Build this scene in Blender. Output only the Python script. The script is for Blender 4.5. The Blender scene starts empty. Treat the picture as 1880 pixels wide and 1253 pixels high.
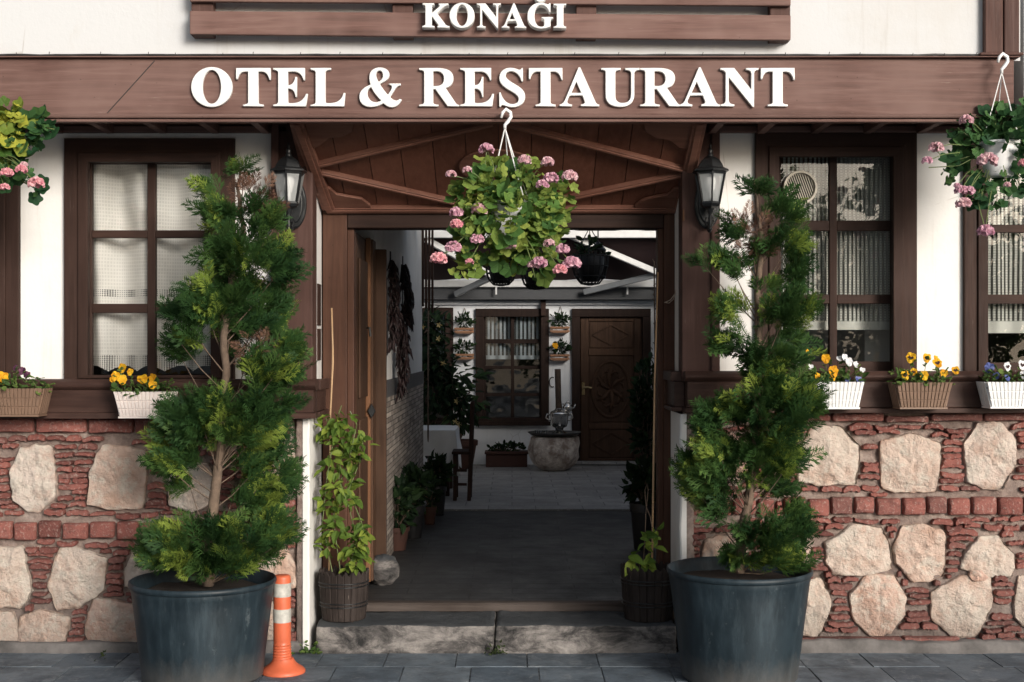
import bpy, bmesh, math, random
import numpy as np
from mathutils import Vector, Matrix, noise
random.seed(7); np.random.seed(7)
R = math.radians
scene = bpy.context.scene
# ------------------------------------------------------------------ camera, sky, sun, exposure
D, F, EZ = 6.857, 2400.0, 1.586          # camera distance to the wall, focal length in photo pixels, eye height
cam_d = bpy.data.cameras.new("camera"); cam = bpy.data.objects.new("camera", cam_d)
scene.collection.objects.link(cam); scene.camera = cam
cam.location = (0, -D, EZ); cam.rotation_euler = (R(90), 0, 0)
cam_d.sensor_width = 36; cam_d.lens = F / 1880 * 36; cam_d.shift_y = 13.5 / 1880
cam_d.clip_start = 0.05; cam_d.clip_end = 600
SUN_EL, SUN_AZ = 16.0, 149.0             # compass azimuth, 180 = from the street behind the camera
w = bpy.data.worlds.new("World"); scene.world = w; w.use_nodes = True
nt = w.node_tree; bg = nt.nodes["Background"]
sky = nt.nodes.new("ShaderNodeTexSky"); sky.sky_type = 'NISHITA'; sky.sun_disc = False
sky.sun_elevation = R(SUN_EL); sky.sun_rotation = R(SUN_AZ)
sky.air_density = 1.0; sky.dust_density = 3.0; sky.ozone_density = 1.0
hs = nt.nodes.new("ShaderNodeHueSaturation"); hs.inputs['Saturation'].default_value = 0.55
nt.links.new(sky.outputs[0], hs.inputs['Color']); nt.links.new(hs.outputs[0], bg.inputs['Color'])
bg.inputs['Strength'].default_value = 0.12
sun_d = bpy.data.lights.new("sun", 'SUN'); sun = bpy.data.objects.new("sun", sun_d)
scene.collection.objects.link(sun)
sun_d.energy = 2.45; sun_d.angle = R(20); sun_d.color = (1.0, 0.955, 0.90)
_a, _e = R(SUN_AZ), R(SUN_EL)
sdir = Vector((math.sin(_a) * math.cos(_e), math.cos(_a) * math.cos(_e), math.sin(_e)))
sun.rotation_euler = sdir.to_track_quat('Z', 'Y').to_euler(); sun.location = (0, -8, 8)
scene.view_settings.view_transform = 'Standard'; scene.view_settings.look = 'None'
scene.view_settings.gamma = 1; scene.view_settings.exposure = 0.3
scene.cycles.max_bounces = 8; scene.cycles.transparent_max_bounces = 16
scene.cycles.use_adaptive_sampling = True

# ------------------------------------------------------------------ helpers
def S(Y): return F / (D + Y)
def PX(x, Y): return (x - 940) / S(Y)
def PZ(y, Y): return EZ + (640 - y) / S(Y)
def P(x, y, Y): return Vector((PX(x, Y), Y, PZ(y, Y)))
def nz(x, y, z, s=1.0): return noise.noise(Vector((x * s, y * s, z * s)))

def org_of(parent):
    o = Vector((0, 0, 0))
    while parent is not None:
        o = o + parent.location; parent = parent.parent
    return o

class MB:
    """collects shapes in world coordinates, builds one mesh object"""
    def __init__(s): s.v = []; s.f = []; s.m = []; s.t = []
    def add(s, vs, fs, mi=0, tone=None):
        b = len(s.v); s.v.extend([tuple(p) for p in vs])
        t = random.random() if tone is None else tone
        for f in fs:
            s.f.append(tuple(i + b for i in f)); s.m.append(mi); s.t.append(t)
    def box(s, x0, x1, y0, y1, z0, z1, mi=0, tone=None):
        if x0 > x1: x0, x1 = x1, x0
        if y0 > y1: y0, y1 = y1, y0
        if z0 > z1: z0, z1 = z1, z0
        s.add([(x0,y0,z0),(x1,y0,z0),(x1,y1,z0),(x0,y1,z0),(x0,y0,z1),(x1,y0,z1),(x1,y1,z1),(x0,y1,z1)],
              [(0,3,2,1),(4,5,6,7),(0,1,5,4),(1,2,6,5),(2,3,7,6),(3,0,4,7)], mi, tone)
    def bpx(s, x0, y0, x1, y1, Y0, Y1, mi=0, tone=None):
        """box whose front face (at depth Y0) covers the given picture rectangle"""
        s.box(PX(x0,Y0), PX(x1,Y0), Y0, Y1, PZ(y1,Y0), PZ(y0,Y0), mi, tone)
    def bar(s, a, b, wx, wy, up=(0,0,1), mi=0, tone=None):
        """square bar from a to b"""
        a, b = Vector(a), Vector(b); d = (b - a).normalized(); u = Vector(up)
        if abs(d.dot(u)) > .98: u = Vector((0,1,0))
        r = d.cross(u).normalized(); q = r.cross(d).normalized()
        vs = [p + r*(i*wx/2) + q*(j*wy/2) for p in (a, b) for i, j in ((-1,-1),(1,-1),(1,1),(-1,1))]
        s.add(vs, [(0,1,2,3),(7,6,5,4),(0,4,5,1),(1,5,6,2),(2,6,7,3),(3,7,4,0)], mi, tone)
    def tube(s, pts, rad, n=6, mi=0, tone=None, cap=True):
        pts = [Vector(p) for p in pts]
        if not hasattr(rad, '__len__'): rad = [rad] * len(pts)
        vs = []; ref = None
        for i, p in enumerate(pts):
            d = (pts[min(i+1, len(pts)-1)] - pts[max(i-1, 0)]).normalized()
            if ref is None:
                ref = Vector((0,1,0)) if abs(d.y) < .9 else Vector((1,0,0))
            r = d.cross(ref).normalized(); q = r.cross(d).normalized(); ref = q
            for k in range(n):
                a = 2*math.pi*k/n
                vs.append(p + (r*math.cos(a) + q*math.sin(a)) * rad[i])
        fs = []
        for i in range(len(pts)-1):
            for k in range(n):
                fs.append((i*n+k, i*n+(k+1)%n, (i+1)*n+(k+1)%n, (i+1)*n+k))
        if cap:
            fs.append(tuple(range(n))[::-1]); fs.append(tuple(range((len(pts)-1)*n, len(pts)*n)))
        s.add(vs, fs, mi, tone)
    def lathe(s, c, prof, n=32, mi=0, tone=None, wob=0.0, flute=None, sq=(1,1)):
        c = Vector(c); vs = []; fs = []
        for (r, z) in prof:
            for k in range(n):
                a = 2*math.pi*k/n
                rr = r * (1 + (flute(a) if flute else 0)) * (1 + wob * nz(math.cos(a)*2, math.sin(a)*2, z*6))
                vs.append((c.x + rr*math.cos(a)*sq[0], c.y + rr*math.sin(a)*sq[1], c.z + z))
        for i in range(len(prof)-1):
            for k in range(n):
                fs.append((i*n+k, i*n+(k+1)%n, (i+1)*n+(k+1)%n, (i+1)*n+k))
        fs.append(tuple(range(n))[::-1]); fs.append(tuple(range((len(prof)-1)*n, len(prof)*n)))
        s.add(vs, fs, mi, tone)
    def ball(s, c, r, n=8, m=6, mi=0, tone=None, sc=(1,1,1), rough=0.0):
        vs = []; c = Vector(c)
        for i in range(m+1):
            th = math.pi*i/m
            for k in range(n):
                a = 2*math.pi*k/n
                d = Vector((math.sin(th)*math.cos(a), math.sin(th)*math.sin(a), math.cos(th)))
                q = 1 + rough*nz(d.x+c.x, d.y+c.y, d.z+c.z, 2.3) + rough*.5*nz(d.x+c.x, d.y, d.z, 6)
                vs.append(c + Vector((d.x*sc[0], d.y*sc[1], d.z*sc[2]))*r*q)
        fs = [(i*n+k, (i+1)*n+k, (i+1)*n+(k+1)%n, i*n+(k+1)%n) for i in range(m) for k in range(n)]
        s.add(vs, fs, mi, tone)
    def slab(s, loop, Y0, Y1, inset=0.006, lip=0.006, mi=0, tone=None):
        """XZ outline (list of (x,z)) pushed from Y1 (back) to Y0 (front), with a rounded front edge"""
        n = len(loop); cx = sum(p[0] for p in loop)/n; cz = sum(p[1] for p in loop)/n
        def ins(d):
            o = []
            for (x, z) in loop:
                l = math.hypot(x-cx, z-cz) or 1
                k = max(0, 1 - d/l); o.append((cx+(x-cx)*k, cz+(z-cz)*k))
            return o
        a = [(x, Y1, z) for x, z in loop]; b = [(x, Y0+lip, z) for x, z in loop]
        c = [(x, Y0, z) for x, z in ins(inset)]
        fs = []
        for r in range(2):
            for k in range(n): fs.append((r*n+k, r*n+(k+1)%n, (r+1)*n+(k+1)%n, (r+1)*n+k))
        fs.append(tuple(range(2*n, 3*n)))
        s.add(a+b+c, fs, mi, tone)
    def strip(s, loop, Y0, Y1, inset, lip, mi=0, tone=None):
        """like slab, for thin curved shards: loop is top edge points then bottom edge points reversed"""
        n = len(loop); h = n//2
        def ins(d):
            o = []
            for i in range(n):
                x, z = loop[i]; x2, z2 = loop[n-1-i]
                l = math.hypot(x2-x, z2-z) or 1
                e = d if i in (0, h-1, h, n-1) else 0
                xx = x + (x2-x)/l*d; zz = z + (z2-z)/l*d
                if i in (0, n-1): xx += e*.8*(1 if loop[1][0] > loop[0][0] else -1)
                if i in (h-1, h): xx -= e*.8*(1 if loop[1][0] > loop[0][0] else -1)
                o.append((xx, zz))
            return o
        a = [(x, Y1, z) for x, z in loop]; b = [(x, Y0+lip, z) for x, z in loop]; c = [(x, Y0, z) for x, z in ins(inset)]
        fs = []
        for r in range(2):
            for k in range(n): fs.append((r*n+k, r*n+(k+1)%n, (r+1)*n+(k+1)%n, (r+1)*n+k))
        for k in range(h-1): fs.append((2*n+k, 2*n+k+1, 2*n+n-2-k, 2*n+n-1-k))
        s.add(a+b+c, fs, mi, tone)
    def mass(s, tv, tf, M, T, mi=0, tones=None):
        """many copies of a template, numpy: tv (k,3), tf list of faces, M (n,3,3), T (n,3)"""
        tv = np.asarray(tv); n = len(T); k = len(tv); b = len(s.v)
        W = np.einsum('nij,kj->nki', M, tv) + T[:, None, :]
        s.v.extend(map(tuple, W.reshape(-1, 3).tolist()))
        for i in range(n):
            o = b + i*k; t = random.random() if tones is None else float(tones[i])
            for f in tf:
                s.f.append(tuple(j + o for j in f)); s.m.append(mi); s.t.append(t)
    def build(s, name, mats, parent=None, smooth=False, bevel=0.0, seg=2, split=None):
        o = org_of(parent); me = bpy.data.meshes.new(name)
        v = np.array(s.v) - np.array(o)
        me.from_pydata(v.tolist(), [], s.f)
        if not isinstance(mats, (list, tuple)): mats = [mats]
        for m in mats: me.materials.append(m)
        me.polygons.foreach_set('material_index', s.m)
        at = me.attributes.new('tone', 'FLOAT', 'FACE'); at.data.foreach_set('value', s.t)
        me.validate()
        me.update()
        if smooth: me.shade_smooth()
        if smooth and split: me.set_sharp_from_angle(angle=R(split))
        ob = bpy.data.objects.new(name, me); scene.collection.objects.link(ob)
        ob.parent = parent
        if bevel:
            b = ob.modifiers.new('bevel', 'BEVEL'); b.width = bevel; b.segments = seg; b.limit_method = 'ANGLE'; b.angle_limit = R(40)
        return ob

def tag(o, label=None, cat=None, group=None, kind=None):
    if label: o['label'] = label
    if cat: o['category'] = cat
    if group: o['group'] = group
    if kind: o['kind'] = kind
    return o
def thing(name, label, cat, loc=(0,0,0), group=None):
    o = bpy.data.objects.new(name, None); scene.collection.objects.link(o)
    o.empty_display_size = 0.1; o.location = loc
    return tag(o, label, cat, group)
def copy_tree(o, parent=None):
    c = o.copy(); scene.collection.objects.link(c); c.parent = parent
    for ch in [x for x in bpy.data.objects if x.parent == o]: copy_tree(ch, c)
    return c

# ------------------------------------------------------------------ materials
class NT:
    def __init__(s, name):
        s.m = bpy.data.materials.new(name); s.m.use_nodes = True
        s.t = s.m.node_tree; s.b = s.t.nodes['Principled BSDF']; s.out = s.t.nodes['Material Output']
        s.tc = s.t.nodes.new('ShaderNodeTexCoord')
    def n(s, typ, **kw):
        x = s.t.nodes.new('ShaderNode' + typ)
        for k, v in kw.items():
            if k in x.inputs: s.set(x.inputs[k], v)
            else: setattr(x, k, v)
        return x
    def set(s, sock, v):
        if isinstance(v, bpy.types.NodeSocket): s.t.links.new(v, sock)
        elif isinstance(v, tuple) and len(v) == 3 and sock.type == 'RGBA': sock.default_value = (*v, 1)
        else: sock.default_value = v
    def map(s, scale=(1,1,1), loc=(0,0,0), rot=(0,0,0), coord='Object'):
        x = s.n('Mapping'); s.t.links.new(s.tc.outputs[coord], x.inputs['Vector'])
        x.inputs['Scale'].default_value = scale; x.inputs['Location'].default_value = loc; x.inputs['Rotation'].default_value = rot
        return x.outputs[0]
    def noise(s, vec, scale=5, detail=4, rough=.55, dist=0):
        x = s.n('TexNoise'); s.t.links.new(vec, x.inputs['Vector'])
        x.inputs['Scale'].default_value = scale; x.inputs['Detail'].default_value = detail
        x.inputs['Roughness'].default_value = rough; x.inputs['Distortion'].default_value = dist
        return x.outputs['Fac']
    def ramp(s, fac, stops):
        x = s.n('ValToRGB'); s.t.links.new(fac, x.inputs[0]); e = x.color_ramp.elements
        while len(e) < len(stops): e.new(.5)
        for k, (p, c) in enumerate(stops):
            e[k].position = p; e[k].color = (*c, 1) if not isinstance(c, (int, float)) else (c, c, c, 1)
        return x.outputs[0]
    def mix(s, fac, a, b, mode='MIX'):
        x = s.n('Mix'); x.data_type = 'RGBA'; x.blend_type = mode
        s.set(x.inputs['Factor'], fac); s.set(x.inputs[6], a); s.set(x.inputs[7], b)
        return x.outputs[2]
    def math(s, op, a, b=0.5):
        x = s.n('Math'); x.operation = op; s.set(x.inputs[0], a); s.set(x.inputs[1], b); return x.outputs[0]
    def attr(s, name='tone'):
        x = s.n('Attribute'); x.attribute_name = name; return x.outputs['Fac']
    def bump(s, h, strength=.3, dist=.01):
        x = s.n('Bump'); s.set(x.inputs['Height'], h); x.inputs['Strength'].default_value = strength
        x.inputs['Distance'].default_value = dist
        s.t.links.new(x.outputs[0], s.b.inputs['Normal']); return x
    def col(s, c): s.set(s.b.inputs['Base Color'], c)
    def rough(s, r): s.set(s.b.inputs['Roughness'], r)
    def spec(s, v): s.b.inputs['Specular IOR Level'].default_value = v

def wood(name, dark, mid, light, axis='x', rough=.55, worn=.25, bump=.25):
    k = NT(name)
    sc = {'x': (1.2, 22, 22), 'z': (22, 22, 1.2), 'y': (22, 1.2, 22)}[axis]
    g = k.noise(k.map(sc), 1.6, 6, .6, .6)
    big = k.noise(k.map((1,1,1)), 2.6, 3, .6)
    c = k.ramp(g, [(.25, dark), (.5, mid), (.78, light)])
    c = k.mix(k.ramp(big, [(.35, 0), (.75, .8)]), c, light)
    fine = k.noise(k.map(tuple(v*2.2 for v in sc), (3,1,2)), 2.5, 5, .7)
    wear = k.math('MULTIPLY', k.ramp(fine, [(.62, 0), (.72, 1)]), k.ramp(k.noise(k.map((1,1,1),(5,5,5)), 5, 4, .6), [(.5, 0), (.68, worn)]))
    c = k.mix(wear, c, (.40, .33, .29))
    knots = k.n('TexVoronoi'); k.t.links.new(k.map((3.1,3.1,3.1) if axis != 'z' else (4,4,2)), knots.inputs['Vector'])
    kn = k.ramp(knots.outputs['Distance'], [(.02, 1), (.06, 0)])
    c = k.mix(k.math('MULTIPLY', kn, .55), c, tuple(v*.35 for v in dark))
    t = k.attr(); hv = k.n('HueSaturation'); k.set(hv.inputs['Color'], c)
    k.set(hv.inputs['Value'], k.ramp(t, [(0, .82), (1, 1.16)])); k.col(hv.outputs[0])
    k.rough(k.ramp(fine, [(.3, rough-.1), (.8, min(1, rough+.2))]))
    k.bump(k.math('ADD', g, k.math('MULTIPLY', fine, .5)), bump, .004)
    k.spec(.16)
    return k.m
def plain(name, c, rough=.5, metal=0.0, var=.12, vs=12, bump=0.0, spec=.5):
    k = NT(name); n = k.noise(k.map(), vs, 5, .6)
    a = tuple(max(0, v*(1-var)) for v in c); b = tuple(min(1, v*(1+var)) for v in c)
    k.col(k.ramp(n, [(.3, a), (.7, b)])); k.rough(k.ramp(n, [(.3, max(.03, rough-.08)), (.7, min(1, rough+.08))]))
    k.b.inputs['Metallic'].default_value = metal; k.spec(spec)
    if bump: k.bump(k.noise(k.map(), vs*6, 5, .6), bump, .004)
    return k.m
def plaster(name, base=(.82,.80,.77), stain=(.62,.57,.50), dirty=.35, scale=1.0):
    k = NT(name); big = k.noise(k.map(), 1.7*scale, 5, .65); fine = k.noise(k.map((1,1,1),(9,2,4)), 38*scale, 5, .65)
    mid = k.noise(k.map((1,1,.45),(2,7,4)), 9*scale, 5, .7)
    c = k.mix(k.ramp(big, [(.48, 0), (.78, dirty)]), base, stain)
    c = k.mix(k.ramp(mid, [(.62, 0), (.8, dirty*.7)]), c, stain)
    dr = k.noise(k.map((16,16,.9),(3,3,3)), 1.0, 4, .6)
    c = k.mix(k.math('MULTIPLY', k.ramp(dr, [(.56, 0), (.70, dirty)]), k.ramp(big, [(.4, 0), (.6, 1)])), c, tuple(v*.8 for v in stain))
    vc = k.n('TexVoronoi'); vc.feature = 'DISTANCE_TO_EDGE'; k.t.links.new(k.map((1.6,1.6,1.1),(4,4,2)), vc.inputs['Vector']); vc.inputs['Scale'].default_value = 1.0
    vm = k.noise(k.map((1,1,1),(6,3,8)), 2.5, 3, .6)
    c = k.mix(k.math('MULTIPLY', k.ramp(vc.outputs['Distance'], [(0, .55), (.004, 0)]), k.ramp(vm, [(.52, 0), (.6, 1)])), c, (.33,.28,.24))
    sp = k.noise(k.map((1,1,1),(1,2,3)), 60, 2, .5)
    c = k.mix(k.ramp(sp, [(.74, 0), (.78, .35)]), c, (.35,.30,.26))
    k.col(c); k.rough(.9); k.spec(.2)
    k.bump(k.math('ADD', k.math('MULTIPLY', fine, .5), mid), .35, .006)
    return k.m
def leafmat(name, dark, mid, light, trans=.25, rough=.62, bright=.93):
    k = NT(name); t = k.attr()
    v = k.noise(k.map(), 7, 2, .5)
    c = k.ramp(k.math('ADD', k.math('MULTIPLY', t, .8), k.math('MULTIPLY', v, .25)), [(.1, dark), (.5, mid), (bright, light)])
    k.col(c); k.rough(max(rough,.6)); k.spec(.18)
    tr = k.n('BsdfTranslucent'); k.set(tr.inputs['Color'], k.mix(.4, c, light))
    mx = k.n('MixShader'); mx.inputs[0].default_value = trans
    k.t.links.new(k.b.outputs[0], mx.inputs[1]); k.t.links.new(tr.outputs[0], mx.inputs[2]); k.t.links.new(mx.outputs[0], k.out.inputs[0])
    return k.m
def glassmat(name, refl=.07, tint=(.96,.97,.96), rough=.0):
    k = NT(name)
    tr = k.n('BsdfTransparent'); k.set(tr.inputs['Color'], tint)
    gl = k.n('BsdfGlossy'); gl.inputs['Roughness'].default_value = rough
    lw = k.n('LayerWeight'); lw.inputs['Blend'].default_value = .35
    f = k.math('MAXIMUM', lw.outputs['Fresnel'], refl)
    bn = k.n('Bump'); k.set(bn.inputs['Height'], k.noise(k.map(), 3.2, 2, .5)); bn.inputs['Strength'].default_value = .25; bn.inputs['Distance'].default_value = .02
    k.t.links.new(bn.outputs[0], gl.inputs['Normal'])
    mx = k.n('MixShader'); k.set(mx.inputs[0], f)
    k.t.links.new(tr.outputs[0], mx.inputs[1]); k.t.links.new(gl.outputs[0], mx.inputs[2]); k.t.links.new(mx.outputs[0], k.out.inputs[0])
    return k.m

M = {}
M['beam'] = wood('weathered_brown_beam', (.075,.042,.035), (.135,.074,.062), (.21,.132,.113), 'x', .65, .7, .35)
M['beam_z'] = wood('weathered_brown_post', (.050,.026,.021), (.082,.042,.034), (.13,.074,.062), 'z', .6, .4, .3)
M['casing'] = wood('dark_brown_casing', (.020,.011,.009), (.036,.019,.014), (.058,.032,.025), 'z', .6, .25, .2)
M['casing_x'] = wood('dark_brown_casing_rail', (.020,.011,.009), (.036,.019,.014), (.058,.032,.025), 'x', .6, .25, .2)
M['sill'] = wood('dark_sill_paint', (.030,.018,.015), (.050,.027,.022), (.085,.048,.038), 'x', .38, .4, .25)
M['ceil'] = wood('porch_ceiling_board', (.115,.046,.030), (.165,.066,.043), (.22,.095,.064), 'y', .5, .1, .15)
M['ceil_x'] = wood('porch_batten_wood', (.125,.054,.037), (.19,.083,.058), (.27,.135,.098), 'x', .5, .3, .2)
M['frame'] = wood('door_frame_wood', (.038,.018,.012), (.075,.034,.022), (.115,.056,.036), 'z', .5, .15, .3)
M['door'] = wood('old_door_wood', (.045,.021,.012), (.085,.040,.023), (.13,.064,.037), 'z', .5, .1, .3)
M['edge'] = wood('sunlit_edge_tag_wood', (.085,.038,.018), (.135,.062,.030), (.19,.095,.05), 'z', .55, .1, .2)  # warm sunlight on the door edge put into the wood colour; tag shares it
M['plaster'] = plaster('white_plaster')
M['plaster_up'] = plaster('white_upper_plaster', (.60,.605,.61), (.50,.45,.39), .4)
M['plaster_in'] = plaster('passage_plaster', (.78,.76,.73), (.55,.49,.43), .4)
M['letter'] = plain('white_letter_board', (.76,.755,.74), .5, 0, .06, 6, .05)
M['black'] = plain('black_painted_metal', (.012,.013,.014), .38, .0, .3, 20, .05)
M['wire'] = plain('dark_wire', (.012,.012,.012), .6)
M['white_metal'] = plain('white_aluminium', (.66,.66,.65), .35, 0, .06)
M['grey_metal'] = plain('grey_aluminium', (.20,.21,.22), .35, 0, .1)
M['white_plastic'] = plain('white_plastic', (.80,.80,.79), .4, 0, .04)
M['pink_plastic'] = plain('pinkish_white_plastic', (.70,.62,.58), .45, 0, .05)
M['brown_plastic'] = plain('brown_plastic', (.20,.125,.085), .45, 0, .1)
M['soil'] = plain('dark_soil', (.025,.018,.013), .95, 0, .5, 60, .8)
M['terracotta'] = plain('terracotta', (.07,.029,.020), .8, 0, .2, 9, .1)
M['dark_pot'] = plain('dark_plastic_pot', (.020,.019,.020), .5, 0, .3)
M['bamboo'] = plain('bamboo_cane', (.46,.29,.16), .5, 0, .15, 8, .1)
M['bark'] = plain('cypress_bark', (.15,.105,.075), .9, 0, .35, 30, .8)
M['cloth'] = plain('white_tablecloth', (.75,.75,.74), .9, 0, .04)
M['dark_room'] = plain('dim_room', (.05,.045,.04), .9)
M['awning'] = plain('maroon_canvas', (.030,.011,.012), .9, 0, .2, 3)
M['steel'] = plain('polished_steel', (.62,.60,.57), .18, 1.0, .1)
M['rust'] = plain('rusty_pipe', (.07,.045,.03), .7, .2, .4, 20, .3)
M['string'] = plain('jute_string', (.12,.09,.06), .9)
M['crate'] = plain('small_crate_wood', (.28,.14,.075), .7, 0, .2)
M['orange'] = plain('faded_orange_plastic', (.62,.135,.06), .45, 0, .12, 9, .05)
M['reflect'] = plain('worn_reflective_tape', (.50,.485,.44), .45, 0, .3, 26)
M['glass'] = glassmat('window_glass')
M['dried'] = plain('dried_peppers', (.022,.009,.009), .55, 0, .6, 30, .4)
M['beadblue'] = plain('blue_glass_bead', (.01,.05,.16), .12)
M['beadwhite'] = plain('white_bead', (.75,.75,.75), .2)
M['yellowpale'] = leafmat('cream_yellow_petal', (.45,.32,.12), (.58,.44,.18), (.70,.58,.3), .2, .6)
M['door_dark'] = wood('dark_carved_door', (.030,.016,.010), (.056,.030,.018), (.092,.050,.031), 'z', .6, .1, .3)
M['cream'] = plain('natural_cord', (.45,.36,.28), .8)
M['vent'] = plain('ivory_vent_plastic', (.52,.47,.38), .45)
M['cyp'] = leafmat('cypress_green', (.014,.042,.016), (.040,.094,.025), (.13,.21,.050), .27, .55)
M['cyp2'] = leafmat('cypress_tip_green', (.05,.105,.022), (.12,.20,.036), (.29,.37,.07), .3, .55)
M['cyp_dry'] = leafmat('cypress_dry_twig', (.10,.05,.035), (.15,.08,.055), (.22,.13,.09), .1, .7)
M['ger'] = leafmat('geranium_leaf', (.045,.11,.035), (.10,.20,.045), (.30,.36,.08), .32, .45)
M['ger_dark'] = leafmat('geranium_leaf_deep', (.016,.055,.024), (.030,.085,.032), (.07,.15,.045), .25, .45)
M['ger_sun'] = leafmat('geranium_leaf_sunlit', (.045,.11,.025), (.12,.19,.035), (.42,.42,.06), .3, .45, .8)  # sunlit leaves of the left basket, sunlight put into the leaf colour
M['vine'] = leafmat('jasmine_leaf', (.05,.10,.02), (.11,.18,.03), (.24,.30,.05), .3, .35)
M['dark_leaf'] = leafmat('shade_leaf', (.007,.018,.008), (.014,.032,.012), (.030,.058,.020), .2, .5)
M['mid_leaf'] = leafmat('pansy_leaf', (.04,.085,.022), (.075,.135,.035), (.15,.21,.055), .25, .5)
M['stem'] = plain('green_stem', (.12,.16,.05), .6)
M['pink'] = leafmat('pink_petal', (.45,.21,.30), (.62,.34,.43), (.80,.54,.60), .25, .6)
M['pink_warm'] = leafmat('coral_pink_petal', (.62,.22,.28), (.74,.34,.38), (.82,.50,.52), .25, .6)
M['pink_pale'] = leafmat('pale_pink_petal', (.52,.30,.36), (.68,.42,.46), (.82,.62,.62), .25, .6)
M['yellow'] = leafmat('yellow_petal', (.62,.27,.012), (.74,.38,.015), (.82,.50,.03), .2, .6)
M['white_petal'] = leafmat('white_petal', (.66,.67,.70), (.76,.77,.78), (.84,.84,.84), .2, .6)
M['blue_petal'] = leafmat('blue_petal', (.055,.075,.24), (.11,.14,.36), (.24,.28,.52), .2, .6)
M['plum_petal'] = leafmat('plum_petal', (.06,.02,.045), (.10,.035,.07), (.2,.08,.13), .2, .6)
M['pansy_eye'] = plain('dark_pansy_eye', (.035,.012,.012), .8)

def mat_stone():
    k = NT('pale_field_stone'); t = k.attr()
    base = k.ramp(t, [(0, (.72,.60,.51)), (.25, (.74,.61,.52)), (.5, (.72,.52,.42)), (.75, (.70,.47,.38)), (1, (.76,.66,.58))])
    n1 = k.noise(k.map(), 6, 8, .68); n2 = k.noise(k.map((1,1,1),(4,4,1)), 12, 7, .72)
    c = k.mix(k.ramp(n1, [(.48, 0), (.62, .5)]), base, (.52,.29,.20))
    c = k.mix(k.ramp(n2, [(.47, 0), (.6, .75)]), c, (.74,.67,.58))
    n3 = k.noise(k.map((1,1,1),(7,1,8)), 11, 7, .7)
    c = k.mix(k.ramp(n3, [(.58, 0), (.68, .42)]), c, (.34,.24,.20))
    pit = k.noise(k.map((1,1,1),(1,9,3)), 30, 6, .75)
    c = k.mix(k.ramp(pit, [(.60, 0), (.72, .35)]), c, (.40,.30,.25))
    cr = k.n('TexVoronoi'); cr.feature = 'DISTANCE_TO_EDGE'; k.t.links.new(k.map((6,6,6)), cr.inputs['Vector']); cr.inputs['Scale'].default_value = 1.0
    wv = k.noise(k.map((1,1,1),(2,5,5)), 8, 3, .6); crk = k.math('MULTIPLY', k.ramp(cr.outputs['Distance'], [(.0, 1), (.025, 0)]), k.ramp(wv, [(.55, 0), (.68, .25)]))
    c = k.mix(crk, c, (.16,.11,.085))
    sx = k.n('SeparateXYZ'); k.t.links.new(k.tc.outputs['Object'], sx.inputs[0])
    low = k.math('MULTIPLY', k.ramp(k.math('ADD', sx.outputs['Z'], k.math('MULTIPLY', n1, .25)), [(.12, 1), (.45, 0)]), .6)
    c = k.mix(low, c, (.20,.165,.145))       # splash dirt near the ground
    k.col(c); k.rough(.88); k.spec(.25)
    k.bump(k.math('ADD', k.noise(k.map(), 16, 8, .7), k.math('SUBTRACT', k.math('MULTIPLY', k.noise(k.map(), 32, 6, .7), .9), k.math('MULTIPLY', pit, .4))), .85, .03)
    return k.m
def mat_brick():
    k = NT('old_red_brick'); t = k.attr()
    base = k.ramp(t, [(0, (.13,.048,.040)), (.4, (.21,.074,.060)), (.75, (.28,.105,.085)), (1, (.18,.080,.068))])
    n1 = k.noise(k.map(), 24, 6, .7); n2 = k.noise(k.map((1,1,1),(4,2,2)), 70, 4, .6)
    c = k.mix(k.ramp(n1, [(.5, 0), (.72, .7)]), base, (.075,.035,.032))
    c = k.mix(k.ramp(n2, [(.54, 0), (.70, .6)]), c, (.40,.31,.27))
    sx = k.n('SeparateXYZ'); k.t.links.new(k.tc.outputs['Object'], sx.inputs[0])
    low = k.math('MULTIPLY', k.ramp(k.math('ADD', sx.outputs['Z'], k.math('MULTIPLY', n1, .3)), [(.15, 1), (.8, 0)]), .5)
    c = k.mix(low, c, (.10,.055,.050))
    k.col(c); k.rough(.85); k.spec(.25); k.bump(k.math('ADD', n1, n2), .8, .008)
    return k.m
def mat_mortar():
    k = NT('lime_mortar'); n1 = k.noise(k.map(), 9, 7, .7); n2 = k.noise(k.map((1,1,1),(3,3,9)), 55, 5, .7)
    c = k.ramp(n1, [(.28, (.17,.12,.105)), (.5, (.33,.255,.22)), (.75, (.50,.42,.37))])
    c = k.mix(k.ramp(n2, [(.5, 0), (.7, .5)]), c, (.20,.155,.135))
    sx = k.n('SeparateXYZ'); k.t.links.new(k.tc.outputs['Object'], sx.inputs[0])
    low = k.ramp(k.math('ADD', sx.outputs['Z'], k.math('MULTIPLY', n1, .35)), [(.18, 1), (.75, 0)])
    c = k.mix(k.math('MULTIPLY', low, .75), c, (.12,.105,.10))
    k.col(c); k.rough(.95); k.spec(.15); k.bump(k.math('ADD', n2, k.noise(k.map(), 120, 4, .7)), .9, .012)
    return k.m
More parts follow.
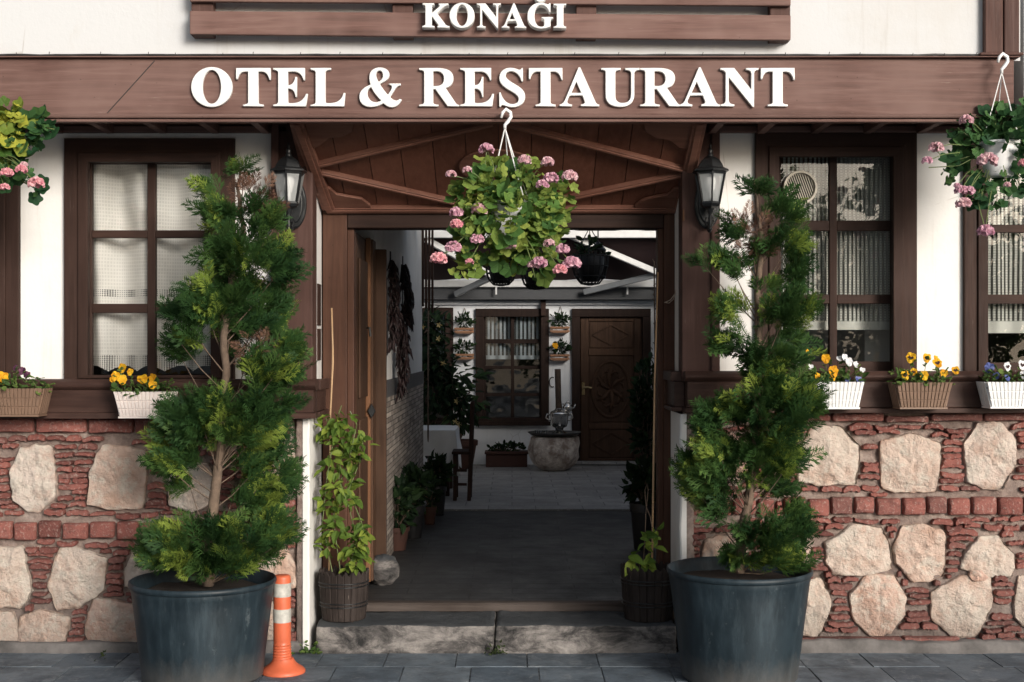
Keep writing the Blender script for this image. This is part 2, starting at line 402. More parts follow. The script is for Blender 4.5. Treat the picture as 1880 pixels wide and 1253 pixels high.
def mat_slabs(name, c1, c2, mort, bw, bh, msize=.004, rough=.6, off=.5, stainc=(.03,.033,.036), loc=(0,0,0), spec=.4):
    k = NT(name); v = k.map((1,1,1), loc)
    b = k.n('TexBrick'); k.t.links.new(v, b.inputs['Vector']); b.offset = off
    for nm, val in (('Color1', (*c1,1)), ('Color2', (*c2,1)), ('Mortar', (*mort,1)), ('Scale', 1.0), ('Mortar Size', msize), ('Mortar Smooth', .3), ('Brick Width', bw), ('Row Height', bh), ('Bias', 0.0)):
        b.inputs[nm].default_value = val
    n1 = k.noise(k.map(), 3.2, 7, .7); n2 = k.noise(k.map(), 40, 5, .7)
    c = k.mix(k.ramp(n1, [(.40, 0), (.66, .8)]), b.outputs['Color'], stainc)
    c = k.mix(k.ramp(n2, [(.55, 0), (.75, .35)]), c, tuple(min(1, x*2.2) for x in c2))
    n4 = k.noise(k.map((1,1,1),(8,8,8)), 8, 6, .75)
    c = k.mix(k.ramp(n4, [(.60, 0), (.75, .5)]), c, tuple(min(1, x*1.9) for x in c1))
    k.col(c); k.rough(k.ramp(n1, [(.3, rough), (.7, min(1, rough+.25))])); k.spec(spec)
    h = k.math('SUBTRACT', k.math('MULTIPLY', n2, .25), b.outputs['Fac']); k.bump(h, .6, .008)
    return k.m
def mat_split_tile():
    """mosaic of split stone strips, on the passage wall (plane of constant X)"""
    k = NT('split_stone_mosaic')
    sx = k.n('SeparateXYZ'); k.t.links.new(k.tc.outputs['Object'], sx.inputs[0])
    cb = k.n('CombineXYZ'); k.t.links.new(sx.outputs['Y'], cb.inputs[0]); k.t.links.new(sx.outputs['Z'], cb.inputs[1])
    b = k.n('TexBrick'); k.t.links.new(cb.outputs[0], b.inputs['Vector'])
    for nm, val in (('Color1', (.52,.44,.37,1)), ('Color2', (.17,.13,.105,1)), ('Mortar', (.03,.026,.024,1)), ('Scale', 1.0), ('Mortar Size', .003), ('Brick Width', .17), ('Row Height', .036), ('Bias', 0.0)):
        b.inputs[nm].default_value = val
    b.offset = .37; b.squash = 1.6; b.squash_frequency = 3
    n = k.noise(k.map(), 14, 4, .6); k.col(k.mix(k.ramp(n, [(.4, 0), (.7, .4)]), b.outputs['Color'], (.5,.45,.4)))
    k.rough(.8); k.bump(k.math('SUBTRACT', n, k.math('MULTIPLY', b.outputs['Fac'], 2)), .8, .01)
    return k.m
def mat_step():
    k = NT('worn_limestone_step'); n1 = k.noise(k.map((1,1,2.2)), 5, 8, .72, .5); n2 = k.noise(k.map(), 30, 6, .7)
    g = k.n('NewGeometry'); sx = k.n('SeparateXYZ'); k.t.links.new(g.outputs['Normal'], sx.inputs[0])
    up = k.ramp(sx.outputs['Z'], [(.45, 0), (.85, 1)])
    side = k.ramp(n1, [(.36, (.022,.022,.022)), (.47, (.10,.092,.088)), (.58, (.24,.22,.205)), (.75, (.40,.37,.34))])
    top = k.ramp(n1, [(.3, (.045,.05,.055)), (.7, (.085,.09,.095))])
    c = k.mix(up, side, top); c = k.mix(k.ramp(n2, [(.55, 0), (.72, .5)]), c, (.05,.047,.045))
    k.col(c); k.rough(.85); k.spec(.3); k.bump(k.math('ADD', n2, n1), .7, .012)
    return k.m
def mat_pot():
    k = NT('blue_black_plastic_tub'); n1 = k.noise(k.map((3,3,1)), 3, 7, .7); n2 = k.noise(k.map((9,9,1.0)), 2, 7, .75); n3 = k.noise(k.map((1,1,.6)), 14, 8, .78)
    c = k.mix(k.ramp(n1, [(.4, 0), (.7, .8)]), (.009,.017,.023), (.023,.041,.054))
    c = k.mix(k.ramp(n2, [(.5, 0), (.72, .45)]), c, (.060,.085,.10))
    c = k.mix(k.ramp(n3, [(.60, 0), (.74, .5)]), c, (.16,.185,.195))
    sx = k.n('SeparateXYZ'); k.t.links.new(k.tc.outputs['Object'], sx.inputs[0])
    low = k.ramp(k.math('ADD', sx.outputs['Z'], k.math('MULTIPLY', n3, .22)), [(.08, .7), (.26, 0)])
    c = k.mix(low, c, (.13,.12,.11))
    k.col(c); k.rough(k.ramp(n1, [(.3, .42), (.7, .62)])); k.spec(.4); k.bump(n2, .12, .004)
    return k.m
def mat_lace(name, base, stripes, scale, alpha=.86, bands=()):
    """woven curtain: the weave lets a little of the dark room through"""
    k = NT(name); sx = k.n('SeparateXYZ'); k.t.links.new(k.tc.outputs['Object'], sx.inputs[0])
    wx = k.math('SINE', k.math('MULTIPLY', sx.outputs['X'], 2*math.pi/scale)); wz = k.math('SINE', k.math('MULTIPLY', sx.outputs['Z'], 2*math.pi/(scale*1.6)))
    n = k.noise(k.map((1,1,1)), 9, 4, .6)
    if stripes:
        a = k.ramp(k.math('MULTIPLY', k.math('ADD', wx, 1.0), .5), [(.30, .10), (.62, .95)])
        zz = k.ramp(k.math('MULTIPLY', k.math('ADD', k.math('SINE', k.math('MULTIPLY', sx.outputs['Z'], 2*math.pi/.014)), 1.0), .5), [(.2, .6), (.5, 1)])
        a = k.math('MULTIPLY', a, zz)
        hem = k.ramp(k.math('SUBTRACT', sx.outputs['Z'], stripes), [(.045, 1), (.05, 0)])
        a = k.math('MAXIMUM', a, k.math('MULTIPLY', hem, .95))
    else:
        a = k.ramp(k.math('MULTIPLY', k.math('ADD', k.math('MAXIMUM', wx, wz), 1.0), .5), [(.55, alpha-.12), (.95, min(1, alpha+.12))])
    for (za, zb) in bands:      # crochet bands
        inb = k.math('MULTIPLY', k.math('GREATER_THAN', sx.outputs['Z'], za), k.math('LESS_THAN', sx.outputs['Z'], zb))
        q1 = k.math('SINE', k.math('MULTIPLY', k.math('ADD', sx.outputs['X'], sx.outputs['Z']), 2*math.pi/.021)); q2 = k.math('SINE', k.math('MULTIPLY', k.math('SUBTRACT', sx.outputs['X'], sx.outputs['Z']), 2*math.pi/.021))
        big_ = k.math('SINE', k.math('MULTIPLY', sx.outputs['X'], 2*math.pi/.11))
        holes = k.ramp(k.math('ADD', k.math('MULTIPLY', q1, q2), k.math('MULTIPLY', big_, .35)), [(.0, .95), (.35, .25)])
        a = k.math('ADD', k.math('MULTIPLY', inb, holes), k.math('MULTIPLY', k.math('SUBTRACT', 1.0, inb), a))
    k.col(k.mix(k.ramp(n, [(.35, 0), (.7, .45)]), base, tuple(v*.8 for v in base))); k.rough(.9); k.spec(.1)
    k.b.inputs['Alpha'].default_value = 1; k.t.links.new(a, k.b.inputs['Alpha'])
    return k.m
M['stone'] = mat_stone(); M['brick'] = mat_brick(); M['mortar'] = mat_mortar(); M['step'] = mat_step(); M['tub'] = mat_pot()
def mat_pave():
    k = NT('worn_slate_slab'); t = k.attr(); n1 = k.noise(k.map(), 3.4, 7, .7); n2 = k.noise(k.map((1,1,1),(3,1,2)), 45, 5, .7); n3 = k.noise(k.map((1,1,1),(7,7,2)), 9, 7, .75, 1)
    c = k.ramp(t, [(0, (.105,.137,.168)), (.5, (.145,.180,.212)), (1, (.19,.226,.256))])
    c = k.mix(k.ramp(n1, [(.42, 0), (.64, .8)]), c, (.045,.055,.068))
    c = k.mix(k.ramp(n3, [(.54, 0), (.68, .7)]), c, (.27,.29,.30))
    c = k.mix(k.ramp(n2, [(.60, 0), (.74, .4)]), c, (.24,.25,.26))
    k.col(c); k.rough(k.ramp(n1, [(.3, .5), (.7, .8)])); k.spec(.4); k.bump(k.math('ADD', n2, n3), .35, .006); return k.m
M['pave'] = mat_pave(); M['joint'] = plain('slab_joint_grit', (.16,.17,.175), .95, 0, .6, 30, .5)
M['pass_floor'] = mat_slabs('dark_plank_tile', (.030,.030,.031), (.046,.045,.045), (.012,.012,.012), .62, .16, .006, .45, .4, (.024,.024,.024))
M['court_floor'] = mat_slabs('grey_stone_tile', (.30,.29,.28), (.40,.385,.37), (.14,.14,.14), .42, .26, .006, .5, .5, (.22,.21,.20))
M['split'] = mat_split_tile()
M['curtain'] = mat_lace('cream_net_curtain', (.86,.83,.79), 0, .012, .96, ((PZ(690,.2), PZ(652,.2)), (PZ(545,.2), PZ(532,.2))))
M['footing'] = plain('dirty_cement', (.13,.12,.115), .95, 0, .45, 8, .8)
M['basin'] = mat_step()
M['frost'] = plain('frosted_lamp_glass', (.42,.43,.42), .35, 0, .08)
M['moss'] = leafmat('moss', (.02,.03,.012), (.035,.05,.018), (.06,.08,.03), .1, .8)
# ------------------------------------------------------------------ setting
g = MB()
g.add([(-40,-40,-.006),(40,-40,-.006),(40,.6,-.006),(-40,.6,-.006)], [(0,1,2,3)], 1)
rsl = random.Random(12); yy = .02
while yy > -9:
    dp = rsl.choice((.30,.36,.42)) if yy > -3 else .42; xx = -9 + rsl.uniform(0,.3)
    while xx < 9:
        wd = rsl.choice((.31,.335,.335,.36)) if yy > -3 else .67; e = .0025; zj = [rsl.uniform(-.0035,.0015) for _ in range(4)]
        x0_, x1_, y0_, y1_ = xx+e+rsl.uniform(0,.003), xx+wd-e, yy-dp+e, yy-e-rsl.uniform(0,.003)
        g.add([(x0_,y0_,zj[0]),(x1_,y0_,zj[1]),(x1_,y1_,zj[2]),(x0_,y1_,zj[3]),(x0_,y0_,-.02),(x1_,y0_,-.02),(x1_,y1_,-.02),(x0_,y1_,-.02)], [(0,1,2,3),(0,4,5,1),(1,5,6,2),(2,6,7,3),(3,7,4,0)], 0, rsl.random())
        xx += wd
    yy -= dp
tag(g.build('pavement', [M['pave'], M['joint']]), kind='structure')
hotel = thing('hotel_building', 'white plastered hotel front with brown timber framing over a stone and brick base', 'building')

# ---- lower plaster walls with window openings (front face at Y=0)
WT = .22
def wall_px(mb, x0, x1, y0, y1, holes):
    """wall in picture pixels at Y=0 with rectangular holes, cut into butted boxes"""
    x = x0
    for (hx0, hy0, hx1, hy1) in holes:
        if hx0 > x: mb.bpx(x, y0, hx0, y1, 0, WT)
        mb.bpx(hx0, y0, hx1, hy0, 0, WT); mb.bpx(hx0, hy1, hx1, y1, 0, WT); x = hx1
    mb.bpx(x, y0, x1, y1, 0, WT)
def wavy(ob, amp=.004, sc=1.6):
    pass
m = MB(); wall_px(m, -420, 500, 232, 706, [(-330, 280, 8, 690), (140, 280, 408, 694)]); m.build('plaster_wall', M['plaster'], hotel)
m = MB(); wall_px(m, 1316, 2300, 228, 700, [(1410, 270, 1662, 686), (1794, 270, 2100, 686)]); m.build('plaster_wall', M['plaster'], hotel)
# reveals beside the door recess
def splay(m, xf, xb_, zt):
    s_ = 1 if xf < 0 else -1; n = 30; vs = []
    for j in range(n+1):
        z = -.01 + (zt+.01)*j/n; e = .005*nz(xf, z*7, 3) + .003*nz(xf, z*23, 3)
        vs += [(xf - s_*.03, -.036, z), (xf + s_*e - s_*.004, -.037, z), (xf + s_*(.004+e), -.030, z), (xf*.5+xb_*.5+s_*.004*nz(1,z*5,2), .16, z), (xb_, .36, z)]
    fs = [(j*5+k, j*5+k+1, (j+1)*5+k+1, (j+1)*5+k) for j in range(n) for k in range(4)]
    m.add(vs, fs if s_ > 0 else [f[::-1] for f in fs])
m = MB(); splay(m, PX(566.5,-.035), PX(590,.36), PZ(769,0)); m.build('door_reveal', M['plaster'], hotel)
m = MB(); splay(m, PX(1250,-.035), PX(1231,.36), PZ(760,0)); m.build('door_reveal', M['plaster'], hotel)
m = MB(); m.box(PX(572,0)-.05, PX(572,0), .10, .36, PZ(700,0), 2.74); m.build('door_reveal', M['plaster'], hotel)
m = MB(); m.box(PX(1254,0), PX(1254,0)+.12, .10, .36, PZ(690,0), 2.74); m.build('door_reveal', M['plaster'], hotel)
m = MB()
for (a, b) in ((522, 598), (604, 662)):
    m.box(PX(572,0), PX(572,0)+.006, .19, .30, PZ(b,.25), PZ(a,.25))
m.build('reveal_slot', M['casing'], hotel)

# ---- posts beside the entrance
m = MB(); m.bpx(497, 205, 574, 704, -.045, .10); m.bpx(497, 205, 512, 704, -.062, -.047)
m.build('corner_post', M['beam_z'], hotel, bevel=.006)
m = MB(); m.bpx(1252, 205, 1322, 694, -.045, .10); m.bpx(1306, 205, 1322, 694, -.062, -.047)
m.build('corner_post', M['beam_z'], hotel, bevel=.006)

# ---- sill bands
def sill(x0, x1, yt, ym, yb, ylow, inner):
    m = MB()
    z0, z1 = PZ(yb, -.10), PZ(ym, -.10)
    m.box(PX(x0,-.1), PX(x1,-.1), -.10, .02, z0, z1)
    zt = PZ(yt, -.125); n = 9
    prof = [(-.10 - .028*math.sin(math.pi*k/n), z1 + (zt-z1)*k/n) for k in range(n+1)]
    X0, X1 = PX(x0,-.1)-.015*(inner == 'l'), PX(x1,-.1)+.015*(inner == 'r')
    vs = [(X0, y, z) for y, z in prof] + [(X0,.02,zt),(X0,.02,z1)] ; k = len(vs)
    vs += [(X1, y, z) for _, y, z in vs]
    m.add(vs, [tuple(range(k)), tuple(range(k,2*k))[::-1]] + [(i,i+k,(i+1)%k+k,(i+1)%k) for i in range(k)])
    m.box(X0, X1, -.125, .02, PZ(ylow,-.125), z0 - .001)
    # the band turns into the recess
    xe = X1 if inner == 'r' else X0; sgn = 1 if inner == 'r' else -1
    xi = PX(584,.05) if inner == 'r' else PX(1236,.05)
    xs = PX(x1,-.1) if inner == 'r' else PX(x0,-.1)
    m.box(xs + sgn*.001, xi, .0, .34, z0, z1 - .002); m.box(xs + sgn*.002, xi + sgn*.02, -.004, .345, z1, zt-.004); m.box(xs+ sgn*.002, xi + sgn*.015, -.003, .342, PZ(ylow,-.125)+.003, z0-.002)
    return m.build('sill_band', M['sill'], hotel, bevel=.004)
sill(-440, 575, 697, 717, 758, 769, 'r')
sill(1262, 2320, 682, 701, 749, 759, 'l')

# ---- windows: casing > sash, panes, and what hangs behind stays top-level
def window(cx0, cy0, cx1, cy1, cw, pc, pr, vis=True):
    """outer casing rect, casing width, pane columns [(x0,x1)..], pane rows"""
    Yc, Ys = -.03, .075
    m = MB()
    yb = cy1
    # mitred casing: four prisms with a stepped profile
    def ring(x0,y0,x1,y1,wd,Y0,Y1,lb):
        o = [(PX(x0,Y0),PZ(y0,Y0)),(PX(x1,Y0),PZ(y0,Y0)),(PX(x1,Y0),PZ(y1,Y0)),(PX(x0,Y0),PZ(y1,Y0))]
        i = [(PX(x0+wd,Y0),PZ(y0+wd,Y0)),(PX(x1-wd,Y0),PZ(y0+wd,Y0)),(PX(x1-wd,Y0),PZ(y1-lb,Y0)),(PX(x0+wd,Y0),PZ(y1-lb,Y0))]
        for k in range(4):
            a, b, c, d = o[k], o[(k+1)%4], i[(k+1)%4], i[k]
            vs = [(p[0],Y0,p[1]) for p in (a,b,c,d)] + [(p[0],Y1,p[1]) for p in (a,b,c,d)]
            m.add(vs, [(0,1,2,3),(7,6,5,4),(0,4,5,1),(2,6,7,3)], 1 if k in (0,2) else 0, .35+.3*random.random())
    ring(cx0, cy0, cx1, cy1, cw*.72, Yc, .02, 8)
    ring(cx0+cw*.60, cy0+cw*.60, cx1-cw*.60, cy1-4, cw*.44, Yc-.012, Yc+.03, 6)
    root = m.build('window', [M['casing'], M['casing_x']], hotel, bevel=.004)
    # sash
    m = MB()
    ix0, ix1 = cx0+cw*.8, cx1-cw*.8; iy0, iy1 = cy0+cw*.8, cy1-5
    xs = [ix0] + [v for c in pc for v in c] + [ix1]
    ys = [iy0] + [v for r in pr for v in r] + [iy1]
    for k in range(0, len(xs), 2):
        m.box(PX(xs[k],Ys), PX(xs[k+1],Ys), Ys, Ys+.04, PZ(iy1,Ys), PZ(iy0,Ys), 0)
    for k in range(0, len(ys), 2):
        for c in pc:
            m.box(PX(c[0],Ys), PX(c[1],Ys), Ys+.003, Ys+.037, PZ(ys[k+1],Ys), PZ(ys[k],Ys), 1)
    # jamb liner between casing and sash
    for a, b in ((cx0+cw*.62, cx0+cw*.80), (cx1-cw*.80, cx1-cw*.62)):
        m.box(PX(a,0), PX(b,0), .021, Ys+.06, PZ(cy1-4,0), PZ(cy0+cw*.6,0), 0)
    m.box(PX(cx0+cw*.62,0), PX(cx1-cw*.62,0), .022, Ys+.055, PZ(cy0+cw*.8,0), PZ(cy0+cw*.6,0), 1)
    m.build('sash', [M['casing'], M['casing_x']], root, bevel=.004)
    for c in pc:
        for r in pr:
            p = MB(); Yg = Ys + .02
            p.add([(PX(c[0],Yg)-.004,Yg,PZ(r[1],Yg)-.004),(PX(c[1],Yg)+.004,Yg,PZ(r[1],Yg)-.004),(PX(c[1],Yg)+.004,Yg+.002*random.uniform(-1,1),PZ(r[0],Yg)+.004),(PX(c[0],Yg)-.004,Yg+.002*random.uniform(-1,1),PZ(r[0],Yg)+.004)], [(0,1,2,3)])
            p.build('pane', M['glass'], root)
    return root
W1 = window(117, 254, 430, 699, 42, [(168,270),(285,388)], [(301,423),(437,558),(575,690)])
W0 = window(-330, 252, 34, 699, 42, [(-280,-175),(-160,-20)], [(301,423),(437,558),(575,690)])
W2 = window(1387, 244, 1684, 692, 42, [(1422+12,1523),(1537,1637)], [(287,405),(424,541),(558,664)])
W3 = window(1771, 244, 2120, 692, 42, [(1804,1935),(1950,2075)], [(287,413),(427,541),(558,666)])
def curtain(x0, x1, y0, y1, Y, mat, label, amp=.012, freq=34, scallop=0):
    m = MB(); nx, nzr = 110, 14; vs = []; fs = []
    for j in range(nzr+1):
        for i in range(nx+1):
            u = i/nx; X = PX(x0 + (x1-x0)*u, Y)
            zb = PZ(y1, Y) + (scallop*abs(math.sin(u*math.pi*5)) if j == nzr else 0)
            z = PZ(y0, Y) + (zb-PZ(y0,Y))*j/nzr
            vs.append((X, Y + amp*math.sin(X*freq + 2.2*math.sin(X*5) + .5*math.sin(z*3)) + amp*.5*nz(X,0,z,9), z))
    fs = [(j*(nx+1)+i, j*(nx+1)+i+1, (j+1)*(nx+1)+i+1, (j+1)*(nx+1)+i) for j in range(nzr) for i in range(nx)]
    m.add(vs, fs); o = m.build('curtain', mat, None, smooth=True); return tag(o, label, 'curtain')
curtain(150, 405, 285, 682, .2, M['curtain'], 'cream net curtain with lace hem in the window left of the entrance', .045, 30, .03)
M['curtain_b'] = mat_lace('striped_sheer_curtain', (.66,.66,.61), PZ(606,.17), .0235)
curtain(1395, 1668, 270, 606, .17, M['curtain_b'], 'striped sheer curtain behind the window with the round vent', .010, 44)
curtain(1790, 2110, 270, 612, .17, M['curtain_b'], 'striped sheer curtain in the window at the right edge', .010, 40)
curtain(-320, 20, 285, 682, .2, M['curtain'], 'cream net curtain in the window cut off at the left edge', .012, 30, .02)
# lace hem of the left curtain: a lattice band
# round ventilator in the upper left pane of the right window
m = MB(); c = P(1469, 345, .06); r = 32/S(.06)
ringp = [(r,.0),(r,.035),(r*.97,.045),(r*.84,.045),(r*.82,.02),(r*.82,.0)]
vs = []; fs = []; n = 40
for rr, zz in ringp:
    for k in range(n):
        a = 2*math.pi*k/n; vs.append((c.x+rr*math.cos(a), c.y+.03-zz, c.z+rr*math.sin(a)))
for i in range(len(ringp)-1):
    for k in range(n): fs.append((i*n+k, i*n+(k+1)%n, (i+1)*n+(k+1)%n, (i+1)*n+k))
m.add(vs, fs)
vent = m.build('ventilator', M['vent'], W2, smooth=True, split=40)
m = MB()
for k in range(-6, 7):
    o = k*r*.125; h = math.sqrt(max(0, (r*.83)**2 - o*o)); d = Vector((.34,0,-.94)); q = Vector((.94,0,.34))
    m.bar(c + q*o + d*h + Vector((0,.002,0)), c + q*o - d*h + Vector((0,.002,0)), .004, .006, (0,1,0))
m.add([(c.x+r*.83*math.cos(2*math.pi*k/n), c.y+.028, c.z+r*.83*math.sin(2*math.pi*k/n)) for k in range(n)], [tuple(range(n))], 1)
m.build('ventilator_grille', [M['vent'], plain('vent_dark', (.02,.013,.011), .7)], W2)

# ---- fascia beam, mouldings, soffits and brackets
Yb = -.54
m = MB(); zb0, zb1 = PZ(211,Yb), PZ(108,Yb)
xs = [-520, 205, 1250, 1862]
m.box(PX(-520,Yb), PX(1862,Yb), Yb, Yb+.12, zb0, zb1, 0, .5)
beam = m.build('fascia_beam', M['beam'], hotel, bevel=.006)
m = MB(); a = P(284,112,Yb-.001); b = P(197,208,Yb-.001); m.bar(a, b, .0035, .003, (0,1,0)); m.build('scarf_joint', M['wire'], beam)
m = MB()
m.box(PX(-520,Yb), PX(1862,Yb)+.015, Yb-.035, Yb+.02, PZ(217,Yb-.035), zb0-.001)
m.box(PX(-520,Yb), PX(1862,Yb)+.008, Yb-.02, Yb+.02, PZ(217,Yb-.035)-.017, PZ(217,Yb-.035)-.001)
m.build('lower_moulding', M['beam'], beam, bevel=.008)
m = MB(); m.box(PX(-520,Yb), PX(1862,Yb)+.02, Yb-.03, Yb+.10, zb1+.001, PZ(103,Yb-.03)); m.build('upper_moulding', M['beam'], beam, bevel=.007)
m = MB(); pts = [(PX(x,-.57), -.545, PZ(101,-.57)+.004+.004*nz(x*.02,0,0)) for x in range(-500, 1870, 30)]
m.tube(pts, .006, 6)
for x in range(-40, 1860, 74):
    xx = PX(x + random.uniform(-20,20), -.56); m.tube([(xx,-.55,PZ(102,-.57)), (xx+.004,-.556,PZ(97,-.57)+.008*random.random())], .0016, 4)
m.build('cable', M['wire'], beam)
def soffit(x0, x1, ks):
    m = MB(); m.box(PX(x0,Yb), PX(x1,0), Yb+.121, -.001, 2.755, 2.775); s = m.build('side_soffit', M['ceil_x'], hotel)
    m = MB(); m.box(PX(x0,-.03), PX(x1,0), -.045, -.001, PZ(243,-.045), PZ(231,-.045)); m.build('wall_moulding', M['beam'], hotel, bevel=.005)
    for k, xk in enumerate(ks):
        m = MB(); X0 = PX(xk, Yb+.12); m.bar((X0, Yb+.121, 2.729), (X0, -.046, 2.729), .04, .05); m.build('soffit_bracket', M['beam'], hotel, bevel=.004)
soffit(-520, 530, [-140, -40, 62, 160, 262, 364, 462])
soffit(1300, 2320, [1328, 1424, 1528, 1630, 1732, 1836, 1940])

# ---- upper storey
Yu = -.50
m = MB(); m.box(PX(-560,Yu), PX(1873,Yu), Yu, Yu+.25, PZ(112,Yu), 6.4); m.build('upper_wall', M['plaster_up'], hotel)  # extra unseen height added to keep the sun out of the courtyard
m = MB(); m.bpx(1809, -160, 1842, 98, Yu-.045, Yu-.002); m.bpx(1844, -160, 1872, 98, Yu-.05, Yu-.002); m.bpx(1800, 96, 1880, 101.5, Yu-.07, Yu-.002)
m.build('upper_corner_post', M['beam_z'], hotel, bevel=.006)
m = MB(); m.box(PX(1880,-.2), PX(2320,-.2), -.2, -.05, 2.78, 6.4); m.build('upper_wall', M['plaster_up'], hotel)  # also raised out of view, to block sun slanting into the courtyard
# ---- hidden body: upper floor slab, outer walls, rooms behind the windows
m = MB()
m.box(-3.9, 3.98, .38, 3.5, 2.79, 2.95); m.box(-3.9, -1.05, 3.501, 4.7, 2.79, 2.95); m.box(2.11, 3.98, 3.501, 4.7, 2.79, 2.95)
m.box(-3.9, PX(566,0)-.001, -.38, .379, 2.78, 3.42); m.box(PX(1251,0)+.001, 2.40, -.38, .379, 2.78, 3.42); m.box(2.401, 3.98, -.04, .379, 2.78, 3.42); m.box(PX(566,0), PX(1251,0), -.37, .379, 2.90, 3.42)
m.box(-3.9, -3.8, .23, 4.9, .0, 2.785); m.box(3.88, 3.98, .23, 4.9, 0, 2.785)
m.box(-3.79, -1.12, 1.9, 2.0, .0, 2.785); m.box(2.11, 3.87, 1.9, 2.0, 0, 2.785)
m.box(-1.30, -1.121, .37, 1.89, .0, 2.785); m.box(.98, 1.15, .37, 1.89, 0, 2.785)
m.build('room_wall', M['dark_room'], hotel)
# ---- chimney-like hidden parts are left out; porch ceiling
zf, zk = PZ(214,-.42), 1.586+(640-384)/S(.34)
Yf, Yk = -.42, .34
m = MB()
xl, xr = PX(535,-.5), PX(1293,-.5); nb = 12
def cz(Y): return zf + (zk-zf)*(Y-Yf)/(Yk-Yf)
for k in range(nb):
    a = xl + (xr-xl)*k/nb + .002; b = xl + (xr-xl)*(k+1)/nb - .002
    vs = [(a,Yf,zf),(b,Yf,zf),(b,Yk,zk),(a,Yk,zk)]; vs += [(x,y,z+.02) for x,y,z in vs]
    m.add(vs, [(0,1,2,3),(7,6,5,4),(0,4,5,1),(1,5,6,2),(2,6,7,3),(3,7,4,0)], 0)
m.add([(xl,Yf,zf+.03),(xr,Yf,zf+.03),(xr,Yk,zk+.03),(xl,Yk,zk+.03)], [(0,1,2,3)], 1)
pc = m.build('porch_ceiling', [M['ceil'], M['wire']], hotel)
def cp(px_, py_):
    """point on the porch ceiling plane seen at a picture position"""
    d = Vector(((px_-940)/F, 1, (640-py_)/F)); o = Vector((0,-D,EZ))
    k = (zk-zf)/(Yk-Yf); t = (zf + k*(o.y-Yf) - o.z)/(d.z - k*d.y); return o + d*t
nrm = Vector((0, (zk-zf), -(Yk-Yf))).normalized()
m = MB()
def batt(a, b, wd=.035, th=.028):
    A, B = cp(*a), cp(*b); m.bar(A + nrm*th*.4, B + nrm*th*.4, wd, th, nrm); m.bar(A + nrm*th*.95, B + nrm*th*.95, wd*.5, th*.3, nrm)
L_, R_, T_, B_ = (573,306), (1256,312), (916,220), (912,383)
batt((573,302), (905,222)); batt((1256,308), (925,222)); batt((573,309), (905,384)); batt((1256,316), (930,384))
batt((545,219), (604,378), .07, .035); batt((1284,219), (1250,380), .07, .035); batt((600,381), (1250,381), .05, .03); batt((540,219),(1290,219),.03,.025)
m.build('ceiling_batten', M['ceil_x'], pc, bevel=.004)
def blk(pts, th=.018):
    m = MB()
    q = [cp(*p) + nrm*.004 for p in pts]; n = len(q); vs = q + [v + nrm*th for v in q]
    m.add(vs, [tuple(range(n))[::-1], tuple(range(n,2*n))] + [(i,(i+1)%n,(i+1)%n+n,i+n) for i in range(n)])
    m.build('ceiling_ornament', M['ceil_x'], pc, bevel=.004)
blk([(592,378),(590,340),(606,341),(618,352),(640,356),(664,360),(680,372),(682,378)])
blk([(1254,378),(1252,340),(1238,341),(1226,352),(1206,356),(1180,362),(1166,372),(1164,378)])
blk([(560,222),(650,222),(648,236),(630,246),(606,248),(588,262),(572,268)])
blk([(1276,222),(1182,222),(1184,236),(1204,248),(1230,252),(1246,266),(1268,268)])
blk([(912+70*math.cos(2*math.pi*k/32), 302+30*math.sin(2*math.pi*k/32)) for k in range(32)], .012)
# boards closing the porch sides above the posts
for xa, xb in ((xl-.03, xl-.002), (xr+.002, xr+.03)):
    m = MB(); pr = [(Yf, zf-.01), (Yk, zk-.01), (Yk, 2.78), (Yf, 2.78)]
    m.add([(xa,y,z) for y,z in pr] + [(xb,y,z) for y,z in pr], [(0,1,2,3),(7,6,5,4),(0,4,5,1),(1,5,6,2),(2,6,7,3),(3,7,4,0)]); m.build('porch_cheek', M['ceil_x'], hotel)

# ---- door frame, threshold, open leaf
Yd = .35
m = MB()
m.bpx(592, 385, 637, 1120, Yd, Yd+.14); m.bpx(637, 419, 650, 1112, Yd+.03, Yd+.14)
m.build('door_jamb', M['frame'], hotel, bevel=.006); m = MB()
m.bpx(1219, 385, 1256, 1120, Yd, Yd+.14); m.bpx(1208, 419, 1219, 1112, Yd+.03, Yd+.14)
m.build('door_jamb', M['frame'], hotel, bevel=.006)
m = MB(); m.bpx(637.4, 390, 1218.6, 419, Yd-.004, Yd+.14); m.bpx(592, 378, 1256, 389.6, Yd-.03, Yd+.13); m.build('door_lintel', M['casing_x'], hotel, bevel=.006)
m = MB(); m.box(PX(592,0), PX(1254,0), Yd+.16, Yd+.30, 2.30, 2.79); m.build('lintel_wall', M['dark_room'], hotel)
m = MB(); n = 20
xsn = [PX(604 + (1238-604)*k/n, Yd-.02) for k in range(n+1)]
vs = []
for x in xsn:
    e = .004*nz(x*6, 0, 3)
    vs += [(x,Yd-.03,.142),(x,Yd-.03+e,.176+e),(x,Yd-.015+e,.186+e),(x,Yd+.06,.184),(x,Yd+.06,.142)]
m.add(vs, [(i*5+j,(i+1)*5+j,(i+1)*5+(j+1)%5,i*5+(j+1)%5) for i in range(n) for j in range(5)] + [(0,1,2,3,4),(n*5+4,n*5+3,n*5+2,n*5+1,n*5)])
m.build('threshold', wood('worn_threshold', (.035,.025,.02), (.05,.038,.032), (.11,.09,.08), 'x', .8, .4, .4), hotel)
